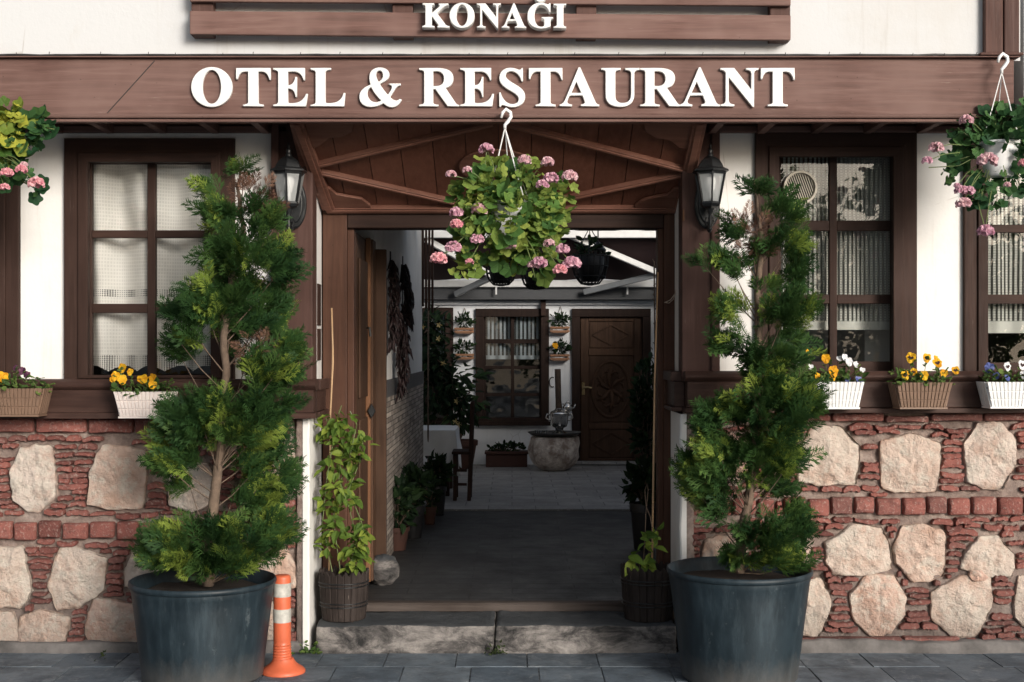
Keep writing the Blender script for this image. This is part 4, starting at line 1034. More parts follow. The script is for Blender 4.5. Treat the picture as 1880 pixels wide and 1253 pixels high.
def scatter(m, tpl, pts, dirs, size, sv=.3, mi=0, roll=None, tones=None):
    pts = np.array(pts, float); dirs = np.array(dirs, float); n = len(pts)
    Mx = rot_to(dirs, roll) * (size * np.random.uniform(1-sv, 1+sv, n))[:, None, None]
    m.mass(tpl[0], tpl[1], Mx, pts, mi, tones)
def ellipsoid(n, c, r, shell=.45):
    d = np.random.normal(size=(n,3)); d /= np.linalg.norm(d, axis=1, keepdims=True)
    q = np.random.uniform(0, 1, n)**shell
    return np.array(c) + d*q[:,None]*np.array(r), d

# ------------------------------------------------------------------ the two clipped cypresses
def tub(root, cx, yrim, Y, rr, rb):
    zr = PZ(yrim, Y); c = (PX(cx, Y), Y, 0)
    m = MB(); n = 64; prof = [(rb*.96,.001),(rb,.012)]
    for k in range(9): t = k/8; prof.append((rb+(rr*.955-rb)*t, .012 + (zr-.055-.012)*t))
    prof += [(rr*.962,zr-.050),(rr*.965,zr-.030),(rr*.99,zr-.026),(rr*1.0,zr-.015),(rr*.995,zr-.004),(rr*.975,zr),(rr*.955,zr-.006),(rr*.94,zr-.03),(rr*.90,zr-.10)]
    m.lathe(c, prof, n); m.build('tub', M['tub'], root, smooth=True, split=60)
    m = MB(); vs = [(c[0],Y,zr-.055)]; 
    for q in (.35,.7,.96):
        for k in range(40):
            a = 2*math.pi*k/40; vs.append((c[0]+rr*.90*q*math.cos(a), Y+rr*.90*q*math.sin(a), zr-.06+.015*nz(q*5,a*3,cx)))
    fs = [(0,1+k,1+(k+1)%40) for k in range(40)] + [(1+r*40+k,1+r*40+(k+1)%40,1+(r+1)*40+(k+1)%40,1+(r+1)*40+k) for r in range(2) for k in range(40)]
    fs = [f if len(f) == 3 else f[::-1] for f in fs]
    m.add(vs, fs); m.build('soil', M['soil'], root, smooth=True)
    return zr
def cypress(label, cx, yrim, Y, rr, rb, trunk, lobes, dry, seed):
    random.seed(seed); np.random.seed(seed)
    root = thing('potted_cypress', label, 'potted tree', (PX(cx,Y), Y, 0), 'clipped cypresses in tubs by the entrance')
    zr = tub(root, cx, yrim, Y, rr, rb)
    tp = [P(x, y, Y + dy) for x, y, dy, r in trunk]
    # smooth trunk
    pts = []; rad = []
    for i in range(len(tp)-1):
        for k in range(5):
            u = k/5; p = tp[i].lerp(tp[i+1], u); pts.append(p + Vector((nz(p.x,p.z,1,14),nz(p.z,p.x,2,14),0))*.010); rad.append((trunk[i][3]*(1-u)+trunk[i+1][3]*u)*(1+.18*nz(p.z,3,seed,20)))
    pts.append(tp[-1]); rad.append(trunk[-1][3])
    m = MB(); m.tube(pts, rad, 9); 
    allp = []
    arr = np.array([list(p) for p in pts])
    f = MB()
    for (x, y, rx, ry, dy, ry_d, n, mi) in lobes:
        c = P(x, y, Y+dy); s = S(Y+dy); rx = max(10, rx-11); ry = max(10, ry-11); ry_d = max(.04, ry_d-.02)
        n = int(n*.62)
        q, d = ellipsoid(n, c, (rx/s, ry_d, ry/s), .40)
        # clip ragged: drop some by noise so that gaps open
        keep = [i for i in range(n) if nz(q[i][0], q[i][1], q[i][2], 9) > -.10]
        q = q[keep]; d = d[keep]
        near = arr[np.argmin(((q[:,None,:]-arr[None])**2).sum(2), axis=1)]
        out = q - near; out[:,2] *= .4; out /= (np.linalg.norm(out, axis=1, keepdims=True)+1e-6)
        dr = out*1.0 + np.array([0,0,.62]) + d*.35 + .35*np.random.normal(size=q.shape)
        tip = np.clip(.45 + .6*np.array([nz(*p, 6) for p in q]) + .28*np.random.uniform(-1,1,len(q)), 0, 1)
        bright = tip > .72
        for sel, mm in ((~bright, 0), (bright, 1)):
            if sel.any(): scatter(f, SPRAY, q[sel] - dr[sel]*.02, dr[sel], .112, .42, mi if mi == 2 else mm, None, tip[sel])
        for i in range(0, len(q), 70):      # twigs from trunk to foliage
            a = Vector(arr[max(0, int(np.argmin(((q[i]-arr)**2).sum(1)))-6)]); b = Vector(q[i]); mid = a.lerp(b, .5) + Vector((0,0,-.015))
            m.tube([a, mid, b], [.0038, .0026, .0014], 4, cap=False)
    if dry:
        for (x, y, rx, ry, n) in dry:
            c = P(x, y, Y); q, d = ellipsoid(n, c, (rx/S(Y), .05, ry/S(Y)), .6)
            scatter(f, SPRAY, q, d + np.array([0,0,.3]), .075, .3, 2)
    m.build('trunk', M['bark'], root, smooth=True)
    f.build('foliage', [M['cyp'], M['cyp2'], M['cyp_dry']], root)
    return root
cypress('tall spiral cypress in a dark tub left of the door beside the orange post', 373, 1062, -.55, .35, .285,
    [(383,1075,0,.030),(388,950,0,.028),(398,880,.0,.024),(403,840,.0,.022),(414,690,.02,.020),(412,620,.0,.018),(425,520,.0,.016),(448,430,.03,.013),(437,345,0,.008),(440,300,0,.004)],
    [(470,405,62,42,-.02,.12,230,0),(455,470,88,62,-.06,.17,620,0),(505,490,48,55,.02,.13,240,0),(388,352,28,34,0,.05,60,0),(441,312,17,26,0,.03,36,0),(405,405,40,36,-.02,.08,110,0),
     (385,560,80,52,-.08,.17,600,0),(345,628,50,26,-.06,.12,190,0),(440,600,70,44,.10,.12,300,0),(500,560,36,46,.08,.10,120,0),
     (495,680,60,58,.00,.17,520,0),(520,640,30,36,.02,.1,120,0),(440,640,40,40,.14,.08,120,0),(355,655,40,22,.0,.09,90,0),
     (400,770,108,58,-.10,.20,1050,0),(330,800,50,50,-.05,.14,300,0),(490,735,55,44,-.04,.15,330,0),(332,848,52,40,-.06,.14,300,0),
     (440,520,56,44,.02,.12,220,0),(455,605,56,40,.06,.12,200,0),(470,790,56,44,.02,.14,260,0),(450,850,50,50,.09,.12,200,0),(488,880,56,72,.08,.16,520,0),(455,920,40,40,.10,.12,200,0),(330,890,40,26,.0,.1,110,0),
     (395,1000,132,50,-.08,.24,1000,0),(300,1012,52,44,-.02,.16,320,0),(490,985,52,62,.02,.18,380,0),(395,1040,90,26,-.12,.16,300,0)],
    [(460,365,34,26,60),(495,380,14,18,20),(470,640,24,26,40)], 11)
cypress('thinner spiral cypress in a dark tub right of the door, below the round vent', 1357, 1042, -.55, .35, .275,
    [(1357,1052,0,.026),(1362,985,0,.025),(1373,930,.0,.023),(1382,850,0,.020),(1386,730,0,.018),(1384,690,0,.018),(1394,600,.02,.016),(1390,520,.03,.015),(1400,450,.02,.013),(1392,390,0,.008),(1384,330,0,.004)],
    [(1392,352,30,28,0,.05,60,0),(1432,395,42,40,-.02,.10,150,0),(1365,425,34,34,0,.10,90,0),(1440,450,50,36,-.03,.13,190,0),(1352,372,20,12,0,.03,20,0),
     (1350,496,34,28,-.02,.11,80,0),(1455,505,36,36,.02,.11,120,0),(1335,478,22,28,0,.06,50,0),(1290,490,26,10,0,.04,26,0),
     (1440,575,54,48,-.06,.14,300,0),(1350,575,40,32,0,.12,110,0),(1345,640,46,38,-.02,.13,170,0),(1440,635,54,46,-.05,.14,330,0),(1400,660,46,34,-.07,.12,180,0),
     (1400,685,40,34,-.08,.1,160,0),(1405,540,36,34,.04,.09,90,0),(1392,470,30,30,.04,.08,50,0),
     (1420,755,92,62,-.10,.20,820,0),(1470,730,46,48,-.05,.14,250,0),(1340,770,52,42,-.04,.15,280,0),(1300,800,40,34,-.02,.11,150,0),
     (1350,850,92,60,-.06,.20,760,0),(1285,870,34,50,-.0,.13,230,0),(1430,835,64,52,-.06,.17,420,0),(1310,925,48,54,.04,.14,300,0),(1420,900,50,28,.10,.12,140,0),
     (1410,1000,78,56,-.10,.19,680,0),(1455,960,30,44,.0,.12,180,0),(1360,1020,44,28,-.08,.12,170,0),(1440,1038,46,20,-.12,.12,130,0)],
    [(1370,440,18,44,46),(1392,430,14,40,30),(1420,690,30,20,20)], 23)

# ------------------------------------------------------------------ traffic post
Yt = -.457
tp_ = thing('traffic_post', 'faded orange plastic traffic post with two worn white bands', 'traffic post', (PX(520,Yt), Yt, 0))
c0 = (PX(518,Yt), Yt, 0); r0 = 15.8/S(Yt); tz = lambda y: PZ(y, Yt)
m = MB(); m.lathe((PX(520,Yt),Yt,0), [(.107,.001),(.108,.010),(.100,.020),(.085,.030),(.066,.044),(.055,.058),(.050,.070)], 40); m.build('base', M['orange'], tp_, smooth=True, split=50)
m = MB(); prof = [(.0475,.062)]
for k, y in enumerate((1216, 1208, 1203, 1198, 1193, 1188, 1183)): prof += [(.0455-.0006*k, tz(y)-.004), (.0475-.0006*k, tz(y)), (.0445-.0006*k, tz(y)+.004)]
prof += [(r0*1.02,tz(1176)),(r0,tz(1062)),(r0*.96,tz(1058)),(r0*.8,tz(1056)),(r0*.3,tz(1055.5))]
m.lathe(c0, prof, 32); m.build('shaft', M['orange'], tp_, smooth=True, split=50)
for a, b in ((1095,1070),(1142,1117)):
    m = MB(); m.lathe(c0, [(r0*1.0,tz(a)),(r0*1.035,tz(a)+.001),(r0*1.035,tz(b)-.001),(r0*1.0,tz(b))], 32); m.build('reflective_band', M['reflect'], tp_, smooth=True, split=40)

# ------------------------------------------------------------------ barrels with climbers
def barrel(root, cx, ytop, ybot, Y, rpx):
    s = S(Y); r = rpx/s; c = (PX(cx,Y), Y, 0); z0 = .147; z1 = PZ(ytop, Y); h = z1 - z0
    fl = lambda a: -.035*max(0, (abs(math.sin(a*11)) < .16)) + .012*math.sin(a*5+1)
    n = 176
    m = MB(); m.lathe((c[0],c[1],z0), [(r*.84,0),(r*.86,.004),(r*.93,h*.35),(r*.98,h*.75),(r,h*.985),(r*.98,h),(r*.90,h*.99),(r*.88,h*.8)], n, flute=fl)
    vs = m.v
    m.v = [(x,y,z + (.010*math.sin(math.atan2(y-c[1],x-c[0])*22) + .006*nz(x,y,0,40) if z > z0+h*.9 else 0)) for x,y,z in vs]
    b = m.build('barrel', M['barrel'], root, smooth=True, split=25)
    for q, rq in ((.30,.925),(.72,.985)):
        for dz in (0, .018):
            hp = MB(); k_ = 48
            hp.tube([(c[0]+r*rq*1.012*math.cos(2*math.pi*k/k_), c[1]+r*rq*1.012*math.sin(2*math.pi*k/k_), z0+h*q+dz) for k in range(k_+1)], .0035, 6, cap=False); hp.build('hoop', M['black'], b, smooth=True)
    m = MB(); m.lathe((c[0],c[1],z1-.045), [(r*.88,0),(r*.5,.012),(.01,.016)], 30, wob=.05); m.build('soil', M['soil'], root, smooth=True)
    return c, z1
M['barrel'] = wood('dark_barrel_stave', (.012,.009,.008), (.024,.018,.016), (.055,.043,.038), 'z', .7, .5, .5)
random.seed(5); np.random.seed(5)
bl = thing('potted_vine', 'bright leafy climber on a bamboo cane in a wooden barrel, left of the doorway', 'potted plant', P(631, 1135, .12), 'barrel planters on the entrance step')
c, z1 = barrel(bl, 631, 1048, 1138, .12, 46)
m = MB(); m.tube([P(604,1048,.14), P(606,900,.14), P(606.5,760,.14), P(611,668,.14), P(611,640,.14), P(609,566,.14)], [.0055,.0055,.005,.0055,.005,.0045], 8); m.build('cane', M['bamboo'], bl, smooth=True)
st = MB(); lf = MB()
for k, path in enumerate(([(640,1050),(655,990),(640,930),(622,880),(630,820),(622,760),(628,742)], [(610,1050),(592,960),(600,880),(612,810),(596,760)], [(655,1050),(672,1000),(664,960),(640,900),(660,850),(668,800)], [(625,1050),(618,1000),(612,950),(618,900),(640,850),(655,780),(640,750)])):
    pts = []
    for i in range(len(path)-1):
        for q in range(6):
            u = q/6; pts.append(P(path[i][0]*(1-u)+path[i+1][0]*u, path[i][1]*(1-u)+path[i+1][1]*u, .10 + .05*math.sin(i*2.1+k) - .03))
    st.tube(pts, .0028, 5)
    for i in range(1, len(pts)):
        for sd in range(3 if nz(pts[i].x*9, 0, pts[i].z*9) > -.05 else 0):
            p = pts[i] + Vector(np.random.normal(size=3))*.016
            if 640 < 0: continue
            d = Vector((random.uniform(-1,1), random.uniform(-1,.3), random.uniform(-.7,.35)))
            scatter(lf, LP, [p], [d], .062, .3, 0, (0,-.5,1))
for (x, y, r) in ((622,770,30),(640,800,28),(600,790,14),(620,860,20),(645,840,24),(618,970,22),(640,1000,26),(600,1010,14),(655,1040,14),(605,930,14)):
    q, d = ellipsoid(int(r*.75), P(x,y,.08), (r/S(.08), .05, r/S(.08)), .6); dd = d*.6 + np.random.normal(size=d.shape)*.5; dd[:,2] -= .35; dd[:,1] -= .25
    scatter(lf, LP, q, dd, .062, .3, 0, (0,-.5,1))
st.build('stem', M['stem'], bl); lf.build('foliage', M['vine'], bl)
br = thing('potted_vine', 'small climber with few leaves on a tall cane in the right wooden barrel', 'potted plant', P(1190, 1130, .12), 'barrel planters on the entrance step')
c, z1 = barrel(br, 1190, 1040, 1130, .12, 51)
m = MB(); m.tube([P(1197,1052,.14), P(1199,900,.16), P(1202,700,.18), P(1208,500,.20)], [.0055,.0055,.005,.004], 8); m.build('cane', M['bamboo'], br, smooth=True)
st = MB(); lf = MB()
for path in ([(1180,1050),(1184,990),(1186,940),(1190,900),(1188,888),(1184,900),(1186,930),(1194,950),(1197,970)], [(1175,1050),(1172,1020),(1160,1020)], [(1195,1050),(1190,1000),(1198,980)]):
    pts = [P(x,y,.10) for x,y in path]; st.tube(pts, .0025, 5)
for (x, y, s_, n) in ((1158,1022,.10,3),(1165,1036,.08,2),(1187,985,.075,4),(1200,1010,.08,3),(1204,978,.06,4),(1192,1030,.075,4),(1180,1000,.05,3),(1210,990,.05,2),(1196,1045,.06,3)):
    for k in range(n): scatter(lf, LP, [P(x+random.uniform(-6,6),y+random.uniform(-6,6),.06)], [(random.uniform(-1,1), -.4, random.uniform(-.8,.5))], s_, .2, 0, (0,-.8,.6))
st.build('stem', M['bark'], br); lf.build('foliage', M['vine'], br)
# round boulder by the left jamb
c = P(704, 1046, 1.10)
m = MB(); m.ball((c.x,c.y,.152+.088), .096, 28, 20, 0, .4, (1,.95,1.0), .16)
tag(m.build('boulder', M['basin'], smooth=True), 'rounded grey stone resting on the passage floor behind the left barrel', 'stone')

# ------------------------------------------------------------------ flower troughs on the sill band
def petal(kind):
    v = [(0,0,0)]; n = 8
    for k in range(n+1):
        a = math.pi*(.08 + .84*k/n); v.append((.62*math.cos(a), .10 + .95*math.sin(a)**.8, .16*math.sin(a)+.08*math.cos(a*4)))
    return np.array(v), [(0,k+1,k+2) for k in range(n)]
PET = petal(0)
def pansy(root, p, r, mat, eye=True, face=None):
    m = MB(); n = Vector(face or (random.uniform(-.5,.5), -1, random.uniform(-.1,.7))).normalized()
    up = Vector((random.uniform(-.4,.4),0,1)); x = up.cross(n).normalized() * -1; y = n.cross(x).normalized() * -1
    if y.z < 0: y = -y
    B = np.array([list(x), list(y), list(n)]).T
    for a, sc in ((45,.8),(-45,.8),(100,.75),(-100,.75),(180,.95)):
        ca, sa = math.cos(R(a)), math.sin(R(a)); A = np.array([[ca,-sa,0],[sa,ca,0],[0,0,1]])
        m.mass(PET[0], PET[1], (B@A*r*sc)[None], np.array([list(p + n*(.002 if a in (45,-45) else .004 if a != 180 else .005))]), 0)
    if eye:
        for a in (180,100,-100):
            ca, sa = math.cos(R(a)), math.sin(R(a)); A = np.array([[ca,-sa,0],[sa,ca,0],[0,0,1]])
            m.mass(PET[0], PET[1], (B@A*r*.40)[None], np.array([list(p + n*.0075)]), 1)
    m.build('flower', [mat, M['pansy_eye']], root)
def trough(label, x0, x1, yt, yb, mat, plants, seed, leafn=70):
    random.seed(seed); np.random.seed(seed); Yt0, Yt1 = -.275, -.128
    root = thing('flower_trough', label, 'flower trough', (PX((x0+x1)/2,-.2), -.2, PZ(yb,Yt0)), 'flower troughs along the sill')
    m = MB(); za, zb = PZ(yt,Yt0), PZ(yb,Yt0); X0, X1 = PX(x0,Yt0), PX(x1,Yt0); tp = .028*(X1-X0)/.28
    def pt(u, v, y):
        t = v; l = X0 + tp*(1-t); r = X1 - tp*(1-t); return (l + (r-l)*u, y, zb + (za-zb)*v)
    def yfr(v): return Yt0 + .022*(1-v)
    shell = [pt(0,0,yfr(0)),pt(1,0,yfr(0)),pt(1,1,yfr(1)),pt(0,1,yfr(1)),pt(0,0,Yt1-.004),pt(1,0,Yt1-.004),pt(1,1,Yt1),pt(0,1,Yt1)]
    m.add(shell, [(0,1,2,3),(5,4,7,6),(4,0,3,7),(1,5,6,2),(0,4,5,1)])
    nr = max(8, int(round((X1-X0)/.0205)))
    for k in range(nr):                       # ribs with scalloped rim, front
        u0, u1 = (k+.10)/nr, (k+.90)/nr; d = .0055
        for v0, v1 in ((.02,.30),(.335,.63),(.665,1.03)):
            q = [pt(u0,v0,yfr(v0)-d),pt(u1,v0,yfr(v0)-d),pt(u1,v1,yfr(v1)-d),pt(u0,v1,yfr(v1)-d),pt(u0,v0,yfr(v0)+.001),pt(u1,v0,yfr(v0)+.001),pt(u1,v1,yfr(v1)+.001),pt(u0,v1,yfr(v1)+.001)]
            m.add(q, [(0,1,2,3),(0,4,5,1),(1,5,6,2),(2,6,7,3),(3,7,4,0)])
    for side in (0, 1):
        for k in range(5):
            y0 = Yt0+.02+(Yt1-Yt0-.02)*(k+.1)/5; y1 = Yt0+.02+(Yt1-Yt0-.02)*(k+.9)/5; sg_ = -1 if side == 0 else 1
            a, b = pt(side,.03,y0), pt(side,1.02,y0)
            m.add([(a[0]+sg_*.005,y0,a[2]),(a[0]+sg_*.005,y1,a[2]),(b[0]+sg_*.005,y1,b[2]),(b[0]+sg_*.005,y0,b[2]),(a[0],y0,a[2]),(a[0],y1,a[2]),(b[0],y1,b[2]),(b[0],y0,b[2])], [(0,1,2,3),(0,4,5,1),(1,5,6,2),(2,6,7,3),(3,7,4,0)])
    m.box(X0+tp*.7, X1-tp*.7, Yt0+.012, Yt1-.01, zb-.008, zb+.002)
    m.build('trough', mat, root, bevel=.0012, seg=1)
    m = MB(); m.box(X0+.006, X1-.006, Yt0+.008, Yt1-.004, za-.03, za-.012); m.build('soil', M['soil'], root)
    lf = MB(); st = MB(); cx = (X0+X1)/2; hw = (X1-X0)/2
    q = np.stack([np.random.uniform(X0, X1, leafn), np.random.uniform(Yt0-.02, Yt1, leafn), za + np.random.uniform(-.015, .055, leafn)], 1)
    d = np.random.normal(size=(leafn,3))*.6 + np.stack([(q[:,0]-cx)/hw*.8, np.full(leafn,-.5), np.full(leafn,.35)], 1)
    scatter(lf, LO, q, d, .036, .35, 0, (0,-.3,1))
    for (x, y, r, mt, eye) in plants:
        Yp = -.235 + random.uniform(-.03,.03); p = P(x, y, Yp); b = Vector((p.x + random.uniform(-.02,.02), Yp+.02, za-.01))
        if b.x < X0+.01: b.x = X0+.012
        if b.x > X1-.01: b.x = X1-.012
        st.tube([b, b.lerp(p,.6)+Vector((.004,.006,0)), p+Vector((0,.008,-.004)), p+Vector((0,.001,0))], .0016, 5)
        nl = max(2, int((p.z-za)/.018))
        for k in range(nl):
            pp = b.lerp(p, random.uniform(.15,.9)); scatter(lf, LO, [pp], [(random.uniform(-1,1), -.5, random.uniform(-.3,.8))], .030, .3, 0, (0,-.3,1))
        if mt: pansy(root, p, r/S(Yp)*1.15, M[mt], eye)
    st.build('stem', M['stem'], root); lf.build('foliage', M['mid_leaf'], root)
    return root
trough('brown ribbed trough of yellow and plum pansies at the left edge', -34, 77, 715, 763, M['brown_plastic'], [(5,692,11,'yellow',0),(-14,688,10,'yellow',0),(42,681,8,'plum_petal',0),(50,688,7,'plum_petal',0),(30,676,6,'plum_petal',0),(10,700,9,'yellow',0),(60,700,6,None,0),(20,695,8,None,0)], 31)
trough('pinkish white ribbed trough of plain yellow pansies, beside the left cypress', 208, 312, 721, 766, M['pink_plastic'], [(226,675,9,'yellow',0),(213,690,9,'yellow',0),(224,697,10,'yellow',0),(240,683,7,'yellow',0),(262,697,11,'yellow',0),(281,694,9,'yellow',0),(280,707,9,'yellow',0),(207,697,6,'yellow',0)], 32)
trough('white ribbed trough of mixed white, blue and yellow flowers, beside the right cypress', 1489, 1587, 703, 749, M['white_plastic'], [(1516,658,9,'yellow',0),(1484,646,7,'yellow',0),(1529,681,11,'yellow',0),(1527,692,8,'yellow',0),(1550,656,7,'white_petal',0),(1558,664,8,'white_petal',0),(1541,659,6,'white_petal',0),(1570,669,6,'white_petal',0),(1463,668,6,'white_petal',0),(1488,674,6,'white_petal',0),(1555,696,7,'blue_petal',0),(1576,698,8,'blue_petal',0),(1580,703,6,'blue_petal',0),(1500,690,6,'yellow',0),(1583,680,6,'white_petal',0)], 33)
trough('brown ribbed trough of yellow pansies with dark eyes, between the two right windows', 1646, 1749, 704, 749, M['brown_plastic'], [(1673,656,10,'yellow',1),(1701,657,9,'yellow',1),(1720,667,10,'yellow',1),(1661,689,9,'yellow',1),(1678,682,7,'yellow',1),(1696,689,9,'yellow',0),(1733,685,8,'yellow',0),(1754,680,8,'yellow',1),(1717,658,6,'yellow',0)], 34)
trough('white ribbed trough of blue and cream flowers at the right edge', 1812, 1925, 703, 748, M['white_plastic'], [(1817,675,10,'blue_petal',0),(1829,690,7,'blue_petal',0),(1848,673,9,'white_petal',1),(1875,670,10,'white_petal',1),(1848,694,7,'blue_petal',0),(1880,688,8,'white_petal',1),(1900,676,9,'blue_petal',0)], 35)

# ------------------------------------------------------------------ hanging geranium baskets
def floret_head(root, p, r, mat):
    m = MB(); n = 34; d = np.random.normal(size=(n,3)); d /= np.linalg.norm(d, axis=1, keepdims=True); d[:,2] = np.abs(d[:,2])*.9 - .25; d[:,1] -= .15
    q = np.array(p) + d*r*.62
    Mx = rot_to(d) * (r*.46)
    for a in (0, 120, 240):
        ca, sa = math.cos(R(a)), math.sin(R(a))
        tv = PET[0].copy(); tv[:,1] *= .8; tv = tv @ np.array([[1,0,0],[0,.5,.86],[0,-.86,.5]]).T
        tv = tv @ np.array([[ca,0,sa],[0,1,0],[-sa,0,ca]]).T
        m.mass(tv, PET[1], Mx, q, 0)
    m.build('flower_head', mat, root)
def basket(label, pot, hook, Y, clumps, heads, trails, lmats, seed, pr):
    """pot (x, ytop, ybot), hook picture position, clumps (x,y,rx,ry,n), heads (x,y,r,mat), trails of picture points"""
    random.seed(seed); np.random.seed(seed)
    hp = P(*hook, Y); root = thing('hanging_basket', label, 'hanging basket', (hp.x, Y, hp.z), 'hanging geranium baskets'); s = S(Y)
    px_, yt, yb = pot; c = P(px_, yt, Y); h = (yb-yt)/s
    m = MB(); m.lathe((c.x,c.y,c.z-h), [(pr*.62,0),(pr*.66,.006),(pr*.95,h*.9),(pr*1.03,h*.92),(pr*1.03,h),(pr*.96,h),(pr*.92,h*.8)], 36); m.build('pot', M['white_plastic'], root, smooth=True, split=40)
    m = MB()   # plastic hook: an S of a flat bar
    f_ = lambda dx, dy: Vector((hp.x + dx/s, Y, hp.z - dy/s))
    m.tube([f_(-9,16), f_(-6,6), f_(0,0), f_(8,6), f_(9,14), f_(4,22), f_(-2,29), f_(-2,36)], [.006,.008,.009,.009,.009,.009,.008,.008], 8); m.build('hook', M['white_plastic'], root, smooth=True)
    for k, a in enumerate((200, 320, 80, 350)):
        e = Vector((c.x + pr*math.cos(R(a)), c.y + pr*math.sin(R(a)), c.z)); b = f_(-2,34); mid = b.lerp(e, .5) + Vector((0,0,-.012))
        m = MB(); m.tube([b, mid, e], .0028, 5); m.build('hanger_strand', M['white_plastic'], root)
    lf = MB(); st = MB(); centre = Vector((c.x, c.y, c.z))
    for (x, y, rx, ry, n, dy, mi) in clumps:
        q, d = ellipsoid(n, P(x,y,Y+dy), (rx/s, min(rx,ry)/s*.9+.02, ry/s), .45)
        dd = d*.55 + np.random.normal(size=d.shape)*.35; dd[:,2] -= .25; dd[:,1] -= .1
        scatter(lf, LL, q, dd, .060, .40, mi, (0,-.7,.75))
        for i in range(0, n, 5): st.tube([centre.lerp(Vector(q[i]), .2), centre.lerp(Vector(q[i]), .6)+Vector((0,0,.02)), Vector(q[i])], .002, 4, cap=False)
    for (x, y, rx, ry, n, dy, mi) in clumps:      # small young leaves and buds at the outside
        q, d = ellipsoid(max(4, n//3), P(x,y,Y+dy-.04), (rx/s*1.12, min(rx,ry)/s, ry/s*1.12), .2); scatter(lf, LL, q, d*.4+np.random.normal(size=d.shape)*.6, .030, .4, mi, (0,-.5,.6), np.random.uniform(.6,1,len(q)))
    for t in trails:
        pts = [P(x,y,Y-.03) for x,y in t]; st.tube(pts, .0026, 5)
    st.build('stem', M['stem'], root); lf.build('foliage', lmats, root)
    for (x, y, r, mt) in heads:
        p = P(x, y, Y - .16 + random.uniform(-.02,.04)); floret_head(root, p, r/s*1.12, M[mt])
        q = centre.lerp(p, .55); m2 = MB(); m2.tube([q, q.lerp(p,.5)+Vector((0,0,.012)), p], .0022, 5); m2.build('flower_stalk', M['stem'], root)
    return root
basket('hanging basket of pink geraniums in front of the doorway, on the middle of the beam', (932,372,436), (929,201), -.62,
    [(935,335,62,38,60,0,0),(895,370,48,44,46,-.04,0),(975,370,55,46,50,-.04,0),(930,400,85,48,110,-.09,0),(880,420,44,50,52,0,0),(985,430,48,50,60,0,0),(935,455,52,34,44,.02,0),(855,360,20,26,14,0,0),(1020,350,30,22,14,0,0),(1030,380,16,24,10,0,0),(900,305,22,22,10,0,0),(965,318,30,20,12,0,0),(985,490,26,26,14,0,0),(858,460,22,24,12,0,0),(850,492,26,12,10,0,0),(1000,405,44,30,26,-.08,0),(880,345,32,22,18,-.05,0)],
    [(893,275,14,'pink'),(963,295,13,'pink_pale'),(1005,298,12,'pink_pale'),(1046,325,15,'pink_pale'),(1012,328,14,'pink'),(996,340,12,'pink'),(858,313,9,'pink_pale'),(828,321,10,'pink_pale'),(880,386,15,'pink_pale'),(838,391,13,'pink'),(838,412,12,'pink_warm'),(832,455,15,'pink'),(805,476,16,'pink_warm'),(876,440,13,'pink'),(862,481,8,'pink_warm'),(936,450,12,'pink_pale'),(990,484,15,'pink'),(1008,448,11,'pink_pale'),(1033,458,13,'pink'),(1050,484,17,'pink'),(1028,496,13,'pink_warm'),(978,487,10,'pink_pale')],
    [[(932,380),(880,330),(830,325)],[(932,380),(890,310),(893,280)],[(935,380),(990,340),(1044,327)],[(932,400),(860,430),(806,476)],[(940,420),(1000,470),(1050,484)],[(932,430),(975,480),(982,510)],[(950,400),(1010,410),(1040,408)]], [M['ger']], 41, .105)
basket('sunlit hanging basket of pink geraniums cut off at the left edge', (-34,262,330), (-36,110), -.62,
    [(-30,250,60,46,80,0,1),(20,215,34,22,22,-.05,1),(60,232,34,22,22,0,0),(15,245,34,26,24,-.06,1),(-10,290,60,50,60,0,0),(45,260,28,24,14,0,0),(60,345,14,10,4,0,0),(85,235,20,10,8,0,0),(20,325,22,18,8,0,1),(38,318,20,16,6,0,0)],
    [(67,337,15,'pink_warm'),(40,312,11,'pink_warm'),(13,318,12,'pink_warm'),(9,344,9,'pink_warm'),(-40,330,14,'pink_warm'),(44,303,7,'pink_pale')],
    [[(-34,262),(40,225),(100,238)],[(-34,270),(20,290),(66,335)],[(-34,270),(0,300),(10,345)]], [M['ger_dark'], M['ger_sun']], 42, .115)
basket('hanging basket of pale pink geraniums with long trailing stems, cut off at the right edge', (1834,262,325), (1841,99), -.62,
    [(1840,240,60,34,58,0,0),(1790,250,40,34,30,0,0),(1850,215,40,16,18,.03,0),(1870,275,40,44,40,-.04,0),(1780,280,24,20,10,0,0),(1745,288,22,12,6,0,0),(1740,320,14,12,4,0,0),(1865,330,30,22,14,0,0),(1810,330,26,20,7,0,0),(1815,365,24,14,7,0,0),(1795,350,16,14,5,0,0),(1900,240,40,60,40,0,0)],
    [(1774,222,13,'pink_pale'),(1718,272,14,'pink_pale'),(1702,296,10,'pink'),(1812,296,19,'pink_pale'),(1764,350,12,'pink'),(1778,352,12,'pink'),(1768,374,14,'pink_pale'),(1809,425,15,'pink'),(1879,300,10,'pink_warm'),(1849,340,7,'pink_pale'),(1757,342,7,'pink')],
    [[(1834,262),(1790,260),(1758,235)],[(1834,266),(1760,305),(1705,308)],[(1834,270),(1740,300),(1718,275)],[(1834,290),(1795,370),(1803,400),(1809,422)],[(1834,280),(1800,365),(1780,370)]], [M['ger_dark']], 43, .098)
